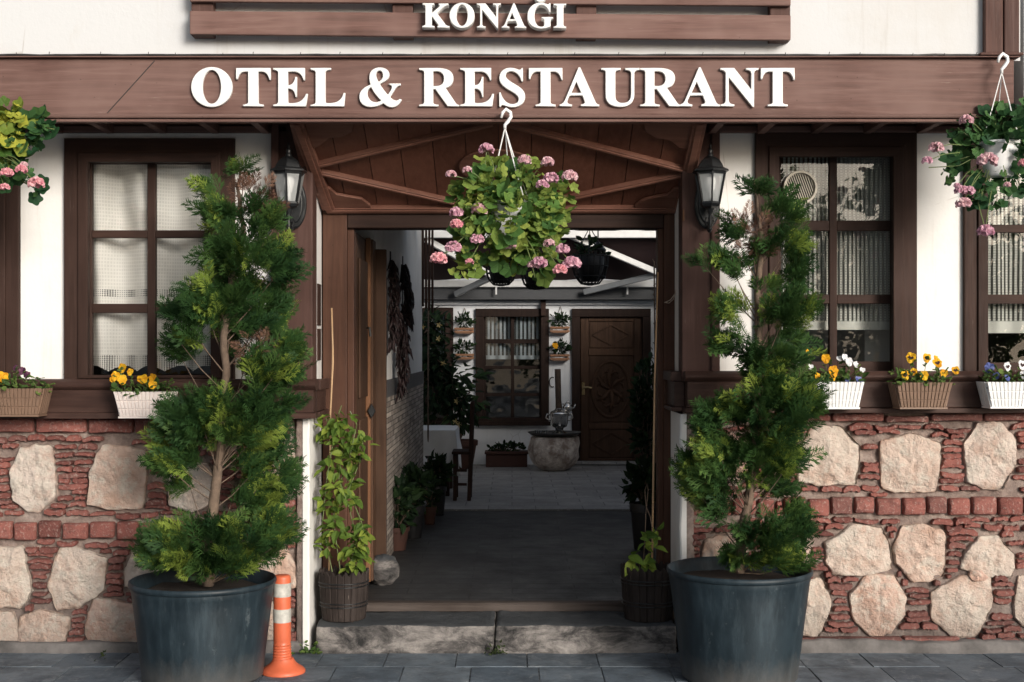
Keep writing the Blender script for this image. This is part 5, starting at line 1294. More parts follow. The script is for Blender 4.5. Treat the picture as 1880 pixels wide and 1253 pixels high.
# ------------------------------------------------------------------ courtyard behind the passage
random.seed(77); np.random.seed(77)
YB = 9.14
house = thing('courtyard_house', 'white plastered courtyard house with brown window and carved door behind the passage', 'building', (0, YB, 0))
M['plaster_c'] = plaster('cool_courtyard_plaster', (.80,.81,.82), (.60,.60,.60), .3)
def wall_c(mb, x0, x1, y0, y1, holes):
    x = x0
    for (a, b, c, d) in holes:
        if a > x: mb.bpx(x, y0, a, y1, YB, YB+.2)
        mb.bpx(a, y0, c, b, YB, YB+.2); mb.bpx(a, d, c, y1, YB, YB+.2); x = c
    mb.bpx(x, y0, x1, y1, YB, YB+.2)
m = MB(); wall_c(m, 420, 1460, 300, 856, [(740,578,822,770),(885,578,998,774),(1062,578,1184,852)]); m.build('wall', M['plaster_c'], house)
m = MB(); m.bpx(420, 552, 1460, 560, YB-.05, YB-.001); m.build('string_course', M['plaster_c'], house, bevel=.005)
m = MB(); m.bpx(420, 526, 1460, 550, YB-.22, YB-.001); m.build('eaves_beam', plain('dark_eaves_beam', (.05,.052,.056), .6), house)
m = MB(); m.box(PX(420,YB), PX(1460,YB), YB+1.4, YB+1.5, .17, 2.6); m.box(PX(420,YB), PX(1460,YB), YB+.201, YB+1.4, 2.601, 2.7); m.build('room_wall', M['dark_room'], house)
M['casing_c'] = wood('courtyard_casing', (.012,.008,.007), (.022,.013,.010), (.038,.022,.017), 'z', .7, .15, .2)
def frame_c(x0, y0, x1, y1, wd, Yf, th, name, parent, bot=True):
    m = MB()
    m.bpx(x0, y0, x1, y0+wd, Yf, Yf+th); m.bpx(x0, y0+wd+.05, x0+wd, y1, Yf, Yf+th); m.bpx(x1-wd, y0+wd+.05, x1, y1, Yf, Yf+th)
    if bot: m.bpx(x0+wd+.05, y1-wd*.7, x1-wd-.05, y1, Yf, Yf+th)
    return m.build(name, M['casing_c'], parent, bevel=.005)
def window_c(x0, x1, y0, y1, cols, rows):
    wn = frame_c(x0, y0, x1, y1, 15, YB-.05, .09, 'window', house)
    m = MB(); Ys = YB+.03
    xs = [x0+13] + [v for c in cols for v in c] + [x1-13]; ys = [y0+13] + [v for r in rows for v in r] + [y1-10]
    for k in range(0, len(xs), 2): m.box(PX(xs[k],Ys), PX(xs[k+1],Ys), Ys, Ys+.04, PZ(y1-9,Ys), PZ(y0+12,Ys))
    for k in range(0, len(ys), 2):
        for c in cols: m.box(PX(c[0],Ys), PX(c[1],Ys), Ys+.003, Ys+.037, PZ(ys[k+1],Ys), PZ(ys[k],Ys))
    m.build('sash', M['casing_c'], wn, bevel=.003)
    for c in cols:
        for r in rows:
            p = MB(); Yg = Ys+.02; p.add([(PX(c[0],Yg),Yg,PZ(r[1],Yg)),(PX(c[1],Yg),Yg,PZ(r[1],Yg)),(PX(c[1],Yg),Yg,PZ(r[0],Yg)),(PX(c[0],Yg),Yg,PZ(r[0],Yg))], [(0,1,2,3)]); p.build('pane', M['glass'], wn)
    m = MB(); m.bpx(x0-3, y1-4, x1+3, y1+4, YB-.08, YB-.051); m.build('window_sill', M['casing_c'], wn, bevel=.004)
window_c(873, 1008, 567, 778, [(892,938),(944,990)], [(581,623),(631,672),(678,722),(728,771)])
window_c(730, 832, 565, 778, [(744,778),(784,816)], [(581,623),(631,672),(678,722),(728,771)])
M['curtain_c'] = mat_lace('blue_white_courtyard_curtain', (.52,.58,.62), PZ(660,YB+.1), .05)
curtain(884, 998, 575, 660, YB+.12, M['curtain_c'], 'grey blue sheer curtain in the courtyard window beside the carved door', .02, 40)
curtain(740, 824, 575, 655, YB+.12, M['curtain_c'], 'grey blue sheer curtain in the courtyard window behind the climbing plant', .02, 40)
# carved door
dr = frame_c(1050, 567, 1195, 851, 15, YB-.05, .10, 'carved_door', house, False)
m = MB(); Yl = YB+.03
m.bpx(1065, 581, 1181, 850, Yl, Yl+.05)
m.build('door_leaf', M['door_dark'], dr)
m = MB()
for (a, b, c, d) in ((1066,582,1080,849),(1164,582,1180,849)): m.bpx(a, b, c, d, Yl-.02, Yl-.002)
for (b, d) in ((582,590),(641,653),(777,788),(842,849)): m.bpx(1080.5, b, 1163.5, d, Yl-.02, Yl-.002)
m.build('door_rail', M['door_dark'], dr, bevel=.006)
for (a, b, c, d) in ((1083,592,1161,639),(1083,655,1161,775),(1083,790,1161,840)):
    m = MB(); m.bpx(a, b, c, d, Yl-.012, Yl-.001)
    m.build('door_panel', M['door_dark'], dr, bevel=.008)
for (a, b, c, d) in ((1085,594,1159,637),(1085,792,1159,838)):
    m = MB(); pts = [P((a+c)/2,b+3,Yl-.018), P(c-3,(b+d)/2,Yl-.018), P((a+c)/2,d-3,Yl-.018), P(a+3,(b+d)/2,Yl-.018)]
    for k in range(4): m.bar(pts[k], pts[(k+1)%4], .02, .014, (0,1,0))
    m.build('diamond_moulding', M['door_dark'], dr, bevel=.003)
c = P(1121, 715, Yl-.016); rx, rz = 34/S(Yl), 51/S(Yl); m = MB()
m.tube([(c.x+rx*math.cos(2*math.pi*k/40), c.y, c.z+rz*math.sin(2*math.pi*k/40)) for k in range(41)], .018, 8, cap=False)
m.build('oval_carving', M['door_dark'], dr, smooth=True); m = MB()
for k in range(6):       # carved leaf scrolls radiating from the middle
    a = R(60*k+28); e = Vector((c.x+rx*.82*math.cos(a), c.y-.002, c.z+rz*.82*math.sin(a))); q = Vector((-math.sin(a),0,math.cos(a)))
    mid = Vector(c).lerp(e,.55) + q*.03
    m.tube([c, mid, e], [.020,.030,.012], 8)
    for sd in (-1, 1): m.tube([Vector(c).lerp(e,.62)+q*.01, Vector(c).lerp(e,.78)+q*sd*.05, Vector(c).lerp(e,.70)+q*sd*.085], [.016,.014,.006], 7)
m.ball(c, .035, 12, 8, 0, None, (1,.6,1)); m.build('leaf_carving', M['door_dark'], dr, smooth=True)
m = MB(); h = P(1071, 712, Yl-.03); m.slab([(h.x-.018,h.z-.09),(h.x+.018,h.z-.09),(h.x+.018,h.z+.07),(h.x-.018,h.z+.07)], Yl-.032, Yl-.021)
m.tube([(h.x,Yl-.03,h.z),(h.x,Yl-.07,h.z),(h.x+.05,Yl-.075,h.z+.006),(h.x+.10,Yl-.07,h.z-.004)], .012, 8); m.build('handle', plain('brass_handle', (.35,.27,.15), .3, .9), dr, smooth=True, split=40)
m = MB(); m.bpx(1047, 848.5, 1198, 853, YB-.20, YB-.051); m.build('door_step', M['court_floor'], house)
# small peg on the window head
m = MB(); m.bpx(993, 551, 1002, 580, YB-.10, YB-.055); tag(m.build('wooden_peg', M['casing'], bevel=.004), 'short wooden peg hung above the corner of the courtyard window', 'peg')
# courtyard side walls
m = MB(); m.box(-2.6, -2.45, 5.52, YB-.01, .17, 2.9); tag(m.build('garden_wall', M['plaster_c']), 'plain white courtyard wall behind the table and climbing plant', 'wall')
m = MB(); m.box(2.75, 2.9, 4.92, YB-.01, .17, 2.9); tag(m.build('garden_wall', M['plaster_c']), 'plain white courtyard wall behind the dark shrubs on the right', 'wall')

# folding arm awning
aw = thing('folding_awning', 'white framed folding awning with dark maroon canvas over the courtyard', 'awning', (.2, YB, 2.3))
Y1, Y0 = YB-.24, 7.9
zb_, zf_ = PZ(521,Y1), PZ(431,Y0)
xa, xb = PX(600,Y1), PX(1330,Y1)
m = MB(); m.box(xa, xb, Y1-.06, Y1-.002, PZ(527.5,Y1-.06), PZ(515,Y1-.06)); m.build('cassette', M['white_metal'], aw, bevel=.008)
m = MB(); m.box(xa, xb, Y0-.03, Y0+.03, PZ(437,Y0-.03), PZ(424,Y0-.03)); m.build('front_bar', M['white_metal'], aw, bevel=.008)
m = MB(); vs = []; nx, ny = 40, 16
for j in range(ny+1):
    for i in range(nx+1):
        u, v = i/nx, j/ny; vs.append((xa+.02+(xb-xa-.04)*u, Y1-.03+(Y0-Y1+.03)*v, zb_+.05+(zf_-zb_)*v - .05*math.sin(math.pi*v) + .012*math.sin(u*40)))
m.add(vs, [(j*(nx+1)+i, j*(nx+1)+i+1, (j+1)*(nx+1)+i+1, (j+1)*(nx+1)+i) for j in range(ny) for i in range(nx)]); m.build('canvas', M['awning'], aw, smooth=True)
for (p0, pe, p1) in (((836,541),(905,508),(782,440)), ((1072,537),(1212,503),(1045,432))):
    a, e, b = P(*p0, Y1-.09), P(*pe, 8.45), P(*p1, Y0+.05)
    m = MB(); m.bar(a, e, .05, .07); m.build('lower_arm', M['grey_metal'], aw, bevel=.008)
    m = MB(); m.bar(e, b, .05, .07); m.build('upper_arm', M['white_metal'], aw, bevel=.008)
    m = MB(); m.ball(e, .05, 12, 8); m.build('arm_joint', M['white_metal'], aw, smooth=True)
for x in (911, 1152):
    m = MB(); m.bpx(x-1.5, 526, x+1.5, 541, Y1-.07, Y1-.055); m.build('bracket', M['white_metal'], aw)

# ---- small wall planters hung on strings
def wall_planter(label, cx, ytop, ybase, ystr, flower, seed):
    random.seed(seed); np.random.seed(seed); Yp0, Yp1 = YB-.14, YB-.012
    root = thing('hanging_crate_planter', label, 'wall planter', P(cx, ybase, YB-.08), 'crate planters on the courtyard wall')
    x0, x1 = PX(cx-16,Yp0), PX(cx+16,Yp0); z0 = PZ(ybase,Yp0); z1 = PZ(ytop,Yp0)
    m = MB()
    for za, zb in ((z0+.006,z0+.028),(z1-.024,z1)):
        m.box(x0-.012, x1+.012, Yp0, Yp0+.008, za, zb); m.box(x0-.012, x1+.012, Yp1-.008, Yp1, za, zb)
        m.box(x0, x0+.008, Yp0+.009, Yp1-.009, za, zb); m.box(x1-.008, x1, Yp0+.009, Yp1-.009, za, zb)
    for x in (x0, x1-.014):
        for y in (Yp0+.009, Yp1-.023): m.box(x+.009*(x==x0), x+.014, y, y+.014, z0+.005, z1+.004)
    m.box(x0+.01, x1-.01, Yp0+.009, Yp1-.009, z0-.004, z0+.004)
    m.build('crate', M['crate'], root)
    apex = P(cx+1, ystr, YB-.015)
    for x in (x0+.02, x1-.02):
        m = MB(); m.tube([apex, (x, YB-.02, z1-.01)], .003, 4); m.build('string', M['string'], root)
    lf = MB(); q, d = ellipsoid(110, P(cx, ytop-12, YB-.08), (.12,.06,.085), .6); d[:,2] += .3; scatter(lf, LO, q, d, .040, .35); lf.build('foliage', M['dark_leaf'], root)
    if flower:
        p = P(cx-9, ytop-16, YB-.15); pansy(root, p, .05, M['yellow'], False)
for a in (('crate planter on the courtyard wall, upper of the two left of the window',852,602,612,566,0,1),('crate planter on the courtyard wall, lower of the two left of the window',852,650,660,624,0,2),('crate planter without a flower, high between courtyard window and carved door',1028,600,611,563,0,3),('crate planter with one yellow flower between courtyard window and carved door',1028,651,662,621,1,4)): wall_planter(*a)
m = MB(); c = P(1014, 702, YB-.01); m.tube([(c.x+.035*math.cos(a), c.y, c.z+.06*math.sin(a)) for a in [R(60+12*k) for k in range(21)]], .006, 6); tag(m.build('iron_hook', M['black'], smooth=True), 'thin curved iron hook on the white wall behind the pipe', 'hook')

# ---- stone basin, tray, samovar, glasses
Ya = 8.35; s = S(Ya); zfl = .17
bc = (PX(1018,Ya), Ya, zfl); rb_ = 46/s
m = MB(); hB = PZ(801,Ya)-zfl
m.lathe(bc, [(rb_*.45,0),(rb_*.60,.02),(rb_*.80,hB*.18),(rb_*.96,hB*.38),(rb_*1.03,hB*.58),(rb_*1.0,hB*.78),(rb_*.90,hB*.96),(rb_*.82,hB),(rb_*.6,hB)], 60, wob=.16)
M['trough_stone'] = (lambda k: (k.col(k.mix(k.ramp(k.noise(k.map(), 7, 7, .7), [(.4, 0), (.6, 1)]), (.78,.69,.60), (.34,.25,.20))), k.rough(.9), k.bump(k.noise(k.map(), 22, 7, .7), 1.0, .03), k.m)[-1])(NT('pitted_pale_stone'))
tag(m.build('stone_basin', M['trough_stone'], smooth=True), 'round pitted stone basin carrying the black tray and samovar', 'basin')
m = MB(); rt = 49/s; zt = PZ(800,Ya)
m.lathe((bc[0],Ya,zt), [(rt*.5,.001),(rt*.86,.004),(rt*.97,.030),(rt,.034),(rt*.99,.042),(rt*.95,.036),(rt*.84,.014),(rt*.01,.012)], 48); tag(m.build('serving_tray', M['black'], smooth=True, split=60), 'wide black serving tray on top of the stone basin', 'tray')
sx_, zs = PX(1027,Ya), zt+.016
sm = thing('samovar', 'polished steel samovar with a tall rusty flue, on the tray', 'samovar', (sx_, Ya, zs))
k_ = 1/s
m = MB(); m.lathe((sx_,Ya,zs), [(.085,0),(.088,.015),(.06,.03),(.045,.05),(.05,.07)], 24); m.build('foot', M['steel'], sm, smooth=True, split=40)
m = MB(); m.lathe((sx_,Ya,zs), [(.05,.071),(.085,.09),(.098,.13),(.104,.20),(.108,.235),(.112,.24),(.108,.25),(.095,.265),(.06,.28),(.045,.30)], 28); m.build('tank', M['steel'], sm, smooth=True, split=40)
for sd in (-1, 1):
    m = MB(); m.tube([(sx_+sd*.104,Ya,zs+.22),(sx_+sd*.145,Ya,zs+.235),(sx_+sd*.155,Ya,zs+.19),(sx_+sd*.125,Ya,zs+.165),(sx_+sd*.100,Ya,zs+.16)], .009, 8); m.build('handle', M['steel'], sm, smooth=True)
m = MB(); m.tube([(sx_,Ya-.09,zs+.12),(sx_,Ya-.15,zs+.12),(sx_,Ya-.155,zs+.09)], .010, 8); m.build('tap', M['steel'], sm, smooth=True)
m = MB(); m.tube([(sx_-.005,Ya,zs+.29), (sx_-.012,Ya,PZ(735,Ya)), (sx_-.020,Ya,PZ(678,Ya))], [.040,.034,.036], 14); m.build('flue', M['rust'], sm, smooth=True, split=40)
tx, tz_ = PX(1042,Ya), PZ(756,Ya)
tpot = thing('teapot', 'small round steel teapot perched beside the samovar flue', 'teapot', (tx, Ya, tz_))
m = MB(); m.lathe((tx,Ya,tz_), [(.03,0),(.05,.01),(.058,.045),(.045,.08),(.03,.092),(.034,.096),(.02,.105),(.008,.11),(.010,.122),(.002,.13)], 22); m.build('body', M['steel'], tpot, smooth=True)
m = MB(); m.tube([(tx+.045,Ya,tz_+.03),(tx+.08,Ya,tz_+.05),(tx+.09,Ya,tz_+.09)], [.012,.009,.006], 8); m.build('spout', M['steel'], tpot, smooth=True)
m = MB(); m.tube([(tx-.04,Ya,tz_+.085),(tx-.085,Ya,tz_+.09),(tx-.09,Ya,tz_+.04),(tx-.052,Ya,tz_+.02)], .007, 8); m.build('handle', M['steel'], tpot, smooth=True)
m = MB(); m.box(sx_+.03, tx+.03, Ya-.01, Ya+.01, tz_-.012, tz_-.002); m.build('shelf_arm', M['steel'], sm)
for i, (x, y) in enumerate(((985,794),(993,796),(1001,795))):
    c = P(x, y, Ya-.12-.03*i); m = MB(); m.lathe((c.x,c.y,zt+.012), [(.018,0),(.016,.02),(.022,.055),(.021,.055),(.015,.02),(.012,.006)], 12); 
    tag(m.build('tea_glass', M['glass'], smooth=True), 'small tea glass on the black tray left of the samovar', 'glass', 'tea glasses on the tray')
# ---- terracotta pot, long planter
def pot_lathe(root, c, r, h, mat, rim=True):
    m = MB(); m.lathe(c, [(r*.68,0),(r*.70,.004),(r*.92,h*.80)] + ([(r*1.0,h*.81),(r*1.02,h*.98)] if rim else [(r,h*.97)]) + [(r*.98,h),(r*.90,h*.99),(r*.86,h*.86),(r*.5,h*.87)], 30); return m.build('pot', mat, root, smooth=True, split=40)
def bush(root, c, r, n, mat, size, tpl=LP, droop=0.0, name='foliage'):
    lf = MB(); q, d = ellipsoid(n, c, r, .5); dd = d*.7 + np.random.normal(size=d.shape)*.4; dd[:,2] += .25 - droop
    scatter(lf, tpl, q, dd, size, .35); lf.build(name, mat, root)
    st = MB()
    for i in range(0, n, 7):
        st.tube([(c[0],c[1],c[2]-r[2]*1.15), (c[0]*.5+q[i][0]*.5, c[1]*.5+q[i][1]*.5, (c[2]-r[2])*.4+q[i][2]*.6), q[i]], .004, 4, cap=False)
    st.build('stem', M['bark'], root)
Yq = 8.62; zc = .168
t = thing('potted_plant', 'large broad leaved plant in a terracotta pot under the courtyard wall', 'potted plant', (PX(845,Yq), Yq, zc))
pot_lathe(t, (PX(845,Yq), Yq, zc), 32/S(Yq), PZ(808,Yq)-zc, M['terracotta'])
st = MB(); lf = MB(); b = P(845, 808, Yq)
for (x, y) in ((850,690),(868,700),(840,705),(862,720),(874,735),(850,740),(833,730),(880,755),(866,765),(846,770),(826,760)):
    p = P(x, y, Yq - random.uniform(0,.25)); st.tube([b, b.lerp(p,.6)+Vector((0,0,.06)), p], .005, 5); 
    for q in range(5): scatter(lf, LP, [p + Vector(np.random.normal(size=3))*.06], [(random.uniform(-1,1), random.uniform(-1,.2), random.uniform(-.4,.4))], .17, .25, 0, (0,-.4,1))
st.build('stem', M['bark'], t); lf.build('foliage', M['dark_leaf'], t)
t = thing('long_planter', 'long terracotta trough of low seedlings under the courtyard window', 'planter', (PX(930,8.85), 8.85, zc))
m = MB(); m.box(PX(892,8.8), PX(968,8.8), 8.74, 8.98, zc, PZ(834,8.8)); m.box(PX(890,8.8), PX(970,8.8), 8.72, 9.0, PZ(834,8.8)+.001, PZ(829,8.8)); m.build('trough', M['terracotta'], t, bevel=.008)
bush(t, (PX(930,8.85), 8.86, PZ(823,8.85)), (.22,.08,.05), 130, M['dark_leaf'], .05, LO)

# ---- table with cloth, chair
Xa, Xb, Ta, Tb, zT = -1.40, -.55, 5.62, 6.45, .80
tb = thing('cafe_table', 'dark wooden cafe table under the white cloth in the courtyard', 'table', ((Xa+Xb)/2, (Ta+Tb)/2, .168))
m = MB(); m.box(Xa, Xb, Ta, Tb, zT-.03, zT); m.build('table_top', M['casing'], tb)
for x in (Xa+.08, Xb-.08):
    for y in (Ta+.08, Tb-.08):
        m = MB(); m.box(x-.03, x+.03, y-.03, y+.03, .169, zT-.031); m.build('leg', M['casing'], tb, bevel=.004)
m = MB(); vs = []; n = 96; rows_ = 12
loop = []
for k in range(n):
    u = 4*k/n; e = int(u); f_ = u - e
    loop.append([(Xa+(Xb-Xa)*f_,Ta),(Xb,Ta+(Tb-Ta)*f_),(Xb-(Xb-Xa)*f_,Tb),(Xa,Tb-(Tb-Ta)*f_)][e])
cxm, cym = (Xa+Xb)/2, (Ta+Tb)/2
for j in range(rows_+1):
    for k, (x, y) in enumerate(loop):
        u = 4*k/n; corner = max(0, 1-4*min(u%1, 1-u%1)*1.4)
        drop = (.24 + .20*corner)*j/rows_; out = (.010 + (.03*math.sin(k*.9)+.03*math.sin(k*.37+1)+.05*corner)*(j/rows_))
        dx, dy = (x-cxm)/((Xb-Xa)/2), (y-cym)/((Tb-Ta)/2)
        nx_ = dx if abs(dx) > .97 else 0; ny_ = dy if abs(dy) > .97 else 0
        vs.append((x+nx_*out, y+ny_*out, zT+.004-drop))
fs = [(j*n+k, (j+1)*n+k, (j+1)*n+(k+1)%n, j*n+(k+1)%n) for j in range(rows_) for k in range(n)] + [tuple(range(n))]
m.add(vs, fs); tag(m.build('tablecloth', M['cloth'], smooth=True, split=60), 'white tablecloth with hanging corners on the courtyard table', 'tablecloth')
ch = thing('chair', 'dark wooden ladder back chair at the table covered in white cloth', 'chair', (-.46, 5.44, .168))
zc0 = .169; X0, X1, C0, C1 = -.53, -.40, 5.30, 5.58
for (x, y, h, nm) in ((X0,C0,.43,'leg'),(X0,C1,.43,'leg'),(X1,C0,.92,'leg'),(X1,C1,.92,'leg')):
    m = MB(); m.bar((x,y,zc0),(x+(.03 if h > .5 else 0),y,zc0+h), .036, .036, (0,1,0)); m.build(nm, M['casing'], ch, bevel=.006)
m = MB(); m.box(X0-.03, X1+.02, C0-.03, C1+.03, zc0+.431, zc0+.46); m.build('seat', M['casing'], ch, bevel=.008)
for z in (.60,.72,.84):
    m = MB(); m.box(X1+.012, X1+.034, C0+.02, C1-.02, zc0+z, zc0+z+.05); m.build('back_slat', M['casing'], ch, bevel=.005)
m = MB()
for z in (.14,.27):
    m.box(X0+.02, X1-.02, C0-.012, C0+.012, zc0+z, zc0+z+.025)
m.build('stretcher', M['casing'], ch)

# ---- climbing plant trained up canes at the end of the passage wall
cl = thing('climbing_plant', 'tall dark climbing plant with small cream yellow flowers at the end of the passage wall', 'plant', P(800, 850, 6.6))
m = MB(); m.tube([P(786,930,5.6), P(786,700,5.6), P(787,466,5.6)], .008, 6); m.build('cane', M['bark'], cl, smooth=True)
lf = MB(); st = MB()
for (x, y, rx, ry, n) in ((800,600,30,36,130),(790,650,26,40,170),(810,680,30,40,160),(800,725,38,36,200),(845,740,34,34,170),(780,770,16,30,60),(830,700,24,30,80),(850,770,22,20,60),(775,600,14,40,60),(790,850,16,24,30)):
    Yc_ = 6.6; q, d = ellipsoid(n, P(x,y,Yc_), (rx/S(Yc_), .22, ry/S(Yc_)), .55); dd = d*.5 + np.random.normal(size=d.shape)*.5; dd[:,2] -= .2
    scatter(lf, LP, q, dd, .085, .35, 0, (0,-.4,1))
    for i in range(0, n, 12): st.tube([P(790,800,6.6), P(x,y,Yc_), q[i]], .004, 4, cap=False)
lf.build('foliage', M['dark_leaf'], cl); st.build('stem', M['bark'], cl)
for (x, y) in ((806,597),(805,622),(814,668),(838,737),(776,600),(842,780),(836,775)):
    m = MB(); p = P(x, y, 6.3); d = np.array([[math.cos(a), -.3, math.sin(a)] for a in [R(72*k) for k in range(5)]]); scatter(m, LP, np.array([list(p)]*5), d, .034, .1); m.build('flower', M['yellowpale'], cl)

# ---- row of dark shrubs in pots along the passage wall, and on the right
def potplant(label, x, ybot, ytop_pot, ytop, rpx, Y, mat, n, grp, leaf=.075, wide=1.3):
    s = S(Y); z0 = .152 if Y < 4.6 else .17; c = (PX(x,Y), Y, z0); h = (ybot-ytop_pot)/s
    t = thing('potted_shrub', label, 'potted plant', c, grp); pot_lathe(t, c, rpx/s, h, mat)
    hh = (ytop_pot-ytop)/s/2; bush(t, (c[0],c[1],z0+h+hh*.9), (rpx/s*wide, rpx/s*wide, hh), n, M['dark_leaf'], leaf)
gl = 'potted shrubs along the passage'
potplant('dark shrub in a terracotta pot on the floor, nearest the open door leaf', 728, 1011, 968, 880, 24, 2.45, M['terracotta'], 170, gl)
potplant('dark shrub in a tall black pot, second along the left passage wall', 757, 985, 925, 855, 24, 3.05, M['dark_pot'], 240, gl)
potplant('dark shrub in a small terracotta pot, third along the left passage wall', 789, 958, 925, 862, 13, 3.8, M['terracotta'], 120, gl, .06)
potplant('dark shrub in a black pot at the end of the left passage wall', 803, 940, 886, 830, 17, 4.4, M['dark_pot'], 150, gl)
potplant('dark shrub in a tall black pot behind the right barrel', 1182, 1010, 925, 850, 26, 2.5, M['dark_pot'], 200, gl)
potplant('tall dark shrub in a black pot in the right corner of the courtyard', 1188, 895, 858, 640, 26, 6.4, M['dark_pot'], 520, gl, .09, 1.1)
m = MB(); m.tube([P(1204,880,5.2), P(1203,700,5.2), P(1201,480,5.2)], .007, 6)
for k in range(26): p = P(1202+random.uniform(-4,4), 480+k*9, 5.2); m.tube([p, p+Vector((random.uniform(-.03,.03),0,.02))], .004, 4)
tag(m.build('dry_vine', M['bark']), 'thin dry vine climbing a cord beside the right door jamb', 'vine')

# ---- strings of dried peppers on the passage wall
def pepper_string(label, x, y0, y1, Y, wide, off):
    root_p = P(x, y0, Y); m = MB(); n = 150
    xw = XL + off
    z0, z1 = PZ(y0,Y), PZ(y1,Y)
    for k in range(n):
        u = k/n; w_ = wide*math.sin(math.pi*min(1,u*1.0+.04))**.7 if u < .96 else .01
        p = Vector((xw + random.uniform(.0,.05)*(.4+w_/wide), Y + random.uniform(-1,1)*w_, z0 + (z1-z0)*u)); d = Vector((random.uniform(-.3,.5), random.uniform(-.7,.7), -1)).normalized()
        L = random.uniform(.06,.12); m.tube([p, p+d*L*.5+Vector((.006,0,0)), p+d*L], [.007,.010,.002], 5)
    m.tube([(xw+.01,Y,z0+.06),(xw+.01,Y,z1)], .005, 5)
    o = m.build('pepper_string', M['dried'], smooth=True); return tag(o, label, 'dried peppers', 'strings of dried peppers')
pepper_string('string of dried dark peppers on the passage wall, nearest the open door', 722, 478, 632, 1.95, .10, .02)
pepper_string('string of dried dark peppers on the passage wall, farther in and redder', 747, 485, 632, 2.95, .13, .02)
pepper_string('thin low string of dried peppers between and below the two thick ones', 735, 590, 715, 2.40, .06, .04)

# ---- wire baskets and cage lantern under the passage end
for (cx, yt, yb, Y, lab) in ((920,470,525,4.5,'dark wire hanging basket in the passage, leftmost of three'),(985,480,532,4.2,'dark wire hanging basket in the passage, lowest and in the middle'),(1083,450,524,4.5,'dark wire hanging basket in the passage, rightmost and largest')):
    s = S(Y); r = 34/s if cx > 1000 else 28/s; c = P(cx, yt+20, Y); root = thing('wire_basket', lab, 'hanging basket', (c.x, Y, c.z), 'wire baskets in the passage'); h = (yb-yt-20)/s
    m = MB(); k_ = 18
    for k in range(k_):
        a = 2*math.pi*k/k_; m.tube([(c.x+r*q*math.cos(a), Y+r*q*math.sin(a), c.z-h*t) for q, t in ((1,0),(.97,.35),(.82,.7),(.5,.95),(.1,1))], .005, 5, cap=False)
    for q, t in ((1,0),(.97,.35),(.82,.7),(.5,.95)): m.tube([(c.x+r*q*math.cos(2*math.pi*k/24), Y+r*q*math.sin(2*math.pi*k/24), c.z-h*t) for k in range(25)], .005, 5, cap=False)
    m.build('wire_frame', M['wire'], root)
    m = MB(); m.lathe((c.x,Y,c.z-h*.88), [(r*.45,0),(r*.72,h*.4),(r*.80,h*.85),(r*.7,h*.86)], 20); m.build('pot', M['dark_pot'], root, smooth=True)
    for k in range(3):
        a = 2*math.pi*k/3+.4; m = MB(); m.tube([(c.x+r*math.cos(a), Y+r*math.sin(a), c.z), (c.x, Y, min(2.64, c.z+.42))], .004, 4); m.build('chain', M['wire'], root)
    bush(root, (c.x, Y, c.z+.05), (r*.9, r*.9, .10), 60, M['dark_leaf'], .06, LO)
c = P(1098, 455, 4.6); root = thing('cage_lantern', 'black iron cage lantern hanging at the end of the passage', 'lantern', (c.x, 4.6, c.z))
s = S(4.6); m = MB(); r = 14/s; h = 58/s
m.lathe((c.x,4.6,c.z-h), [(r*.8,0),(r,.01),(r,.025),(r*.9,.026)], 16); m.build('lantern_base', M['black'], root); m = MB(); m.lathe((c.x,4.6,c.z-.03), [(r,0),(r*1.1,.01),(r*.6,.05),(r*.2,.08)], 16); m.build('lantern_cap', M['black'], root)
m = MB()
for k in range(10): a = 2*math.pi*k/10; m.tube([(c.x+r*.9*math.cos(a),4.6+r*.9*math.sin(a),c.z-h+.02),(c.x+r*.95*math.cos(a),4.6+r*.95*math.sin(a),c.z-.03)], .006, 5)
m.build('cage', M['black'], root)
m = MB(); m.tube([(c.x,4.6,c.z+.04),(c.x,4.6,2.64)], .006, 5); m.build('chain', M['wire'], root)

# ---- charm and loose cord on the right jamb
ch_ = thing('hanging_charm', 'blue bead charm with a shell and long cord on the right door jamb', 'charm', P(1248, 392, Yd-.02))
m = MB(); c = P(1249, 437, Yd-.03); m.ball(c, .016, 14, 10, 0, None, (1,.45,1.5)); b = m.build('eye_bead', M['beadblue'], ch_, smooth=True)
m = MB(); m.ball(c+Vector((0,-.006,0)), .009, 12, 8, 0, None, (1,.4,1)); m.build('bead_white', M['beadwhite'], b, smooth=True)
m = MB(); m.ball(c+Vector((0,-.009,0)), .004, 10, 8, 0, None, (1,.4,1)); m.build('bead_pupil', M['black'], b, smooth=True)
m = MB(); p = P(1247, 415, Yd-.03)
for k in range(14): m.ball(p + Vector((random.uniform(-.012,.012), random.uniform(-.006,.006), random.uniform(-.028,.028))), random.uniform(.006,.010), 8, 6, 0, None)
m.build('shell_cluster', plain('orange_beige_shells', (.50,.30,.18), .5, 0, .5, 60), ch_, smooth=True)
m = MB(); m.tube([P(1250,342,Yd-.012), P(1249,392,Yd-.02), P(1247,405,Yd-.03)], .0022, 5); m.tube([P(1249,445,Yd-.03), P(1250,470,Yd-.02), P(1248,500,Yd-.02), P(1242,525,Yd-.025), P(1239,540,Yd-.03), P(1231,551,Yd-.04), P(1220,556,Yd-.05)], .0028, 5); m.tube([P(1239,540,Yd-.03), P(1236,550,Yd-.035), P(1228,557,Yd-.045), P(1222,556,Yd-.05)], .0022, 5)
m.build('cord', M['cream'], ch_, smooth=True)
m = MB(); m.bpx(1253.5, 385, 1256.5, 406, -.056, -.046); tag(m.build('wooden_tag', M['edge'], bevel=.002), 'small bare wooden tag on the post above the blue bead', 'tag')

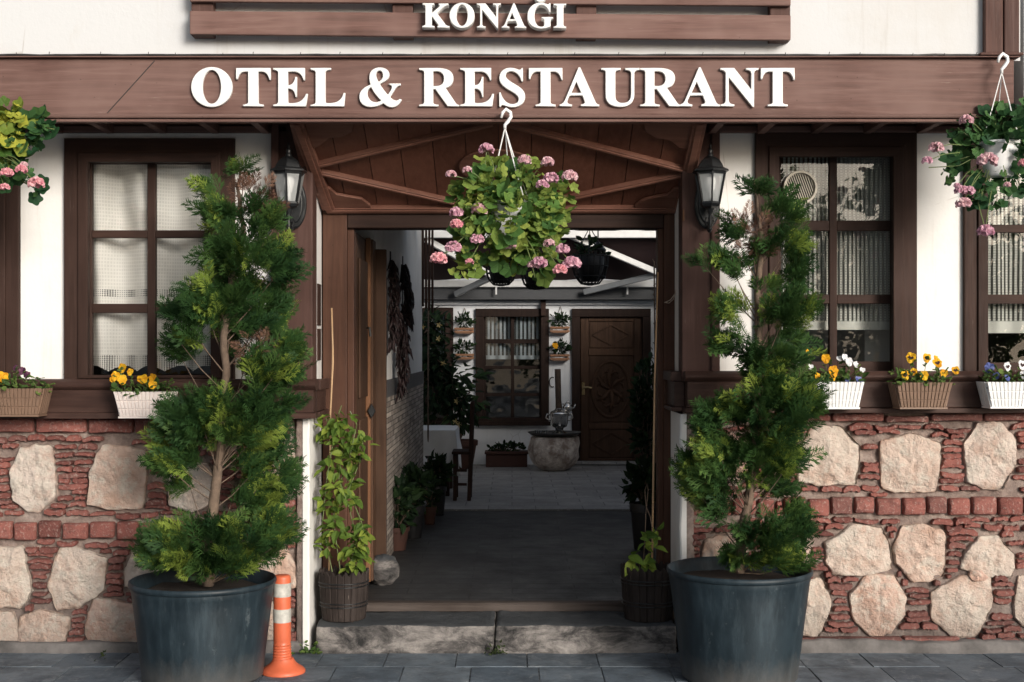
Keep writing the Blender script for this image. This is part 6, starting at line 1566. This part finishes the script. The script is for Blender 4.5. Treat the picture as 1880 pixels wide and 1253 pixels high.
# ---- weeds and moss at the foot of the step
def tuft(label, x, y, Y, n, rad, mat, size):
    c = P(x, y, Y); q = np.array([[c.x+random.gauss(0,rad), Y+random.gauss(0,rad*.4), max(.006, random.gauss(.02,.025))] for _ in range(n)]); d = np.stack([np.random.normal(size=n), np.random.normal(size=n)-.6, np.random.uniform(.2,1.2,n)], 1)
    m = MB(); scatter(m, LO, q, d, size, .4, 0, (0,-.3,1)); tag(m.build('weed', mat), label, 'weed', 'weeds by the step')
tuft('small green weed at the left end of the step', 572, 1188, -.09, 26, .035, M['mid_leaf'], .035)
tuft('dark moss tuft in the crack between the two step slabs', 909, 1190, -.085, 60, .028, M['moss'], .018)
tuft('tiny weed in the pavement left of the left tub', 185, 1222, -.25, 10, .012, M['moss'], .02)

# ------------------------------------------------------------------ across the street (seen only as reflections in the glass)
random.seed(3); np.random.seed(3)
op = thing('street_house', 'pale plastered house across the street with dark shutters', 'building', (-11, -26, 0))
m = MB(); m.box(-19, -3.5, -30, -26, 0, 4.4); m.build('wall', M['plaster'], op)
m = MB(); m.box(-19.4, -3.1, -30.4, -25.6, 4.401, 4.75); m.build('roof', M['terracotta'], op)
for x in (-17, -14, -11, -8, -5.5):
    m = MB(); m.box(x-.5, x+.5, -26.0+.002, -25.94, 1.2, 3.0); m.build('shutter', M['casing'], op, bevel=.01)
for i, (x, y, r) in enumerate(((2.2,-23,2.1),(6.2,-24,2.4),(10.2,-24,1.9),)):
    t = thing('street_tree', ['low leafy street tree opposite the doorway', 'broad leafy street tree opposite the right window', 'leafy street tree opposite the right end of the front'][i], 'tree', (x, y, 0), 'trees across the street')
    m = MB(); m.tube([(x,y,0),(x+.1,y,1.2),(x,y,2.4)], [.16,.12,.08], 8); m.build('trunk', M['bark'], t)
    lf = MB(); q, d = ellipsoid(4200, (x,y,2.9), (r*1.25,r*.8,2.5), .4); d[:,2] += .2
    keep = [k for k in range(len(q)) if nz(q[k][0],q[k][1],q[k][2],1.1) > -.3]
    scatter(lf, LP, q[keep], d[keep]+np.random.normal(size=d[keep].shape)*.5, .30, .3); lf.build('crown', M['mid_leaf'], t)
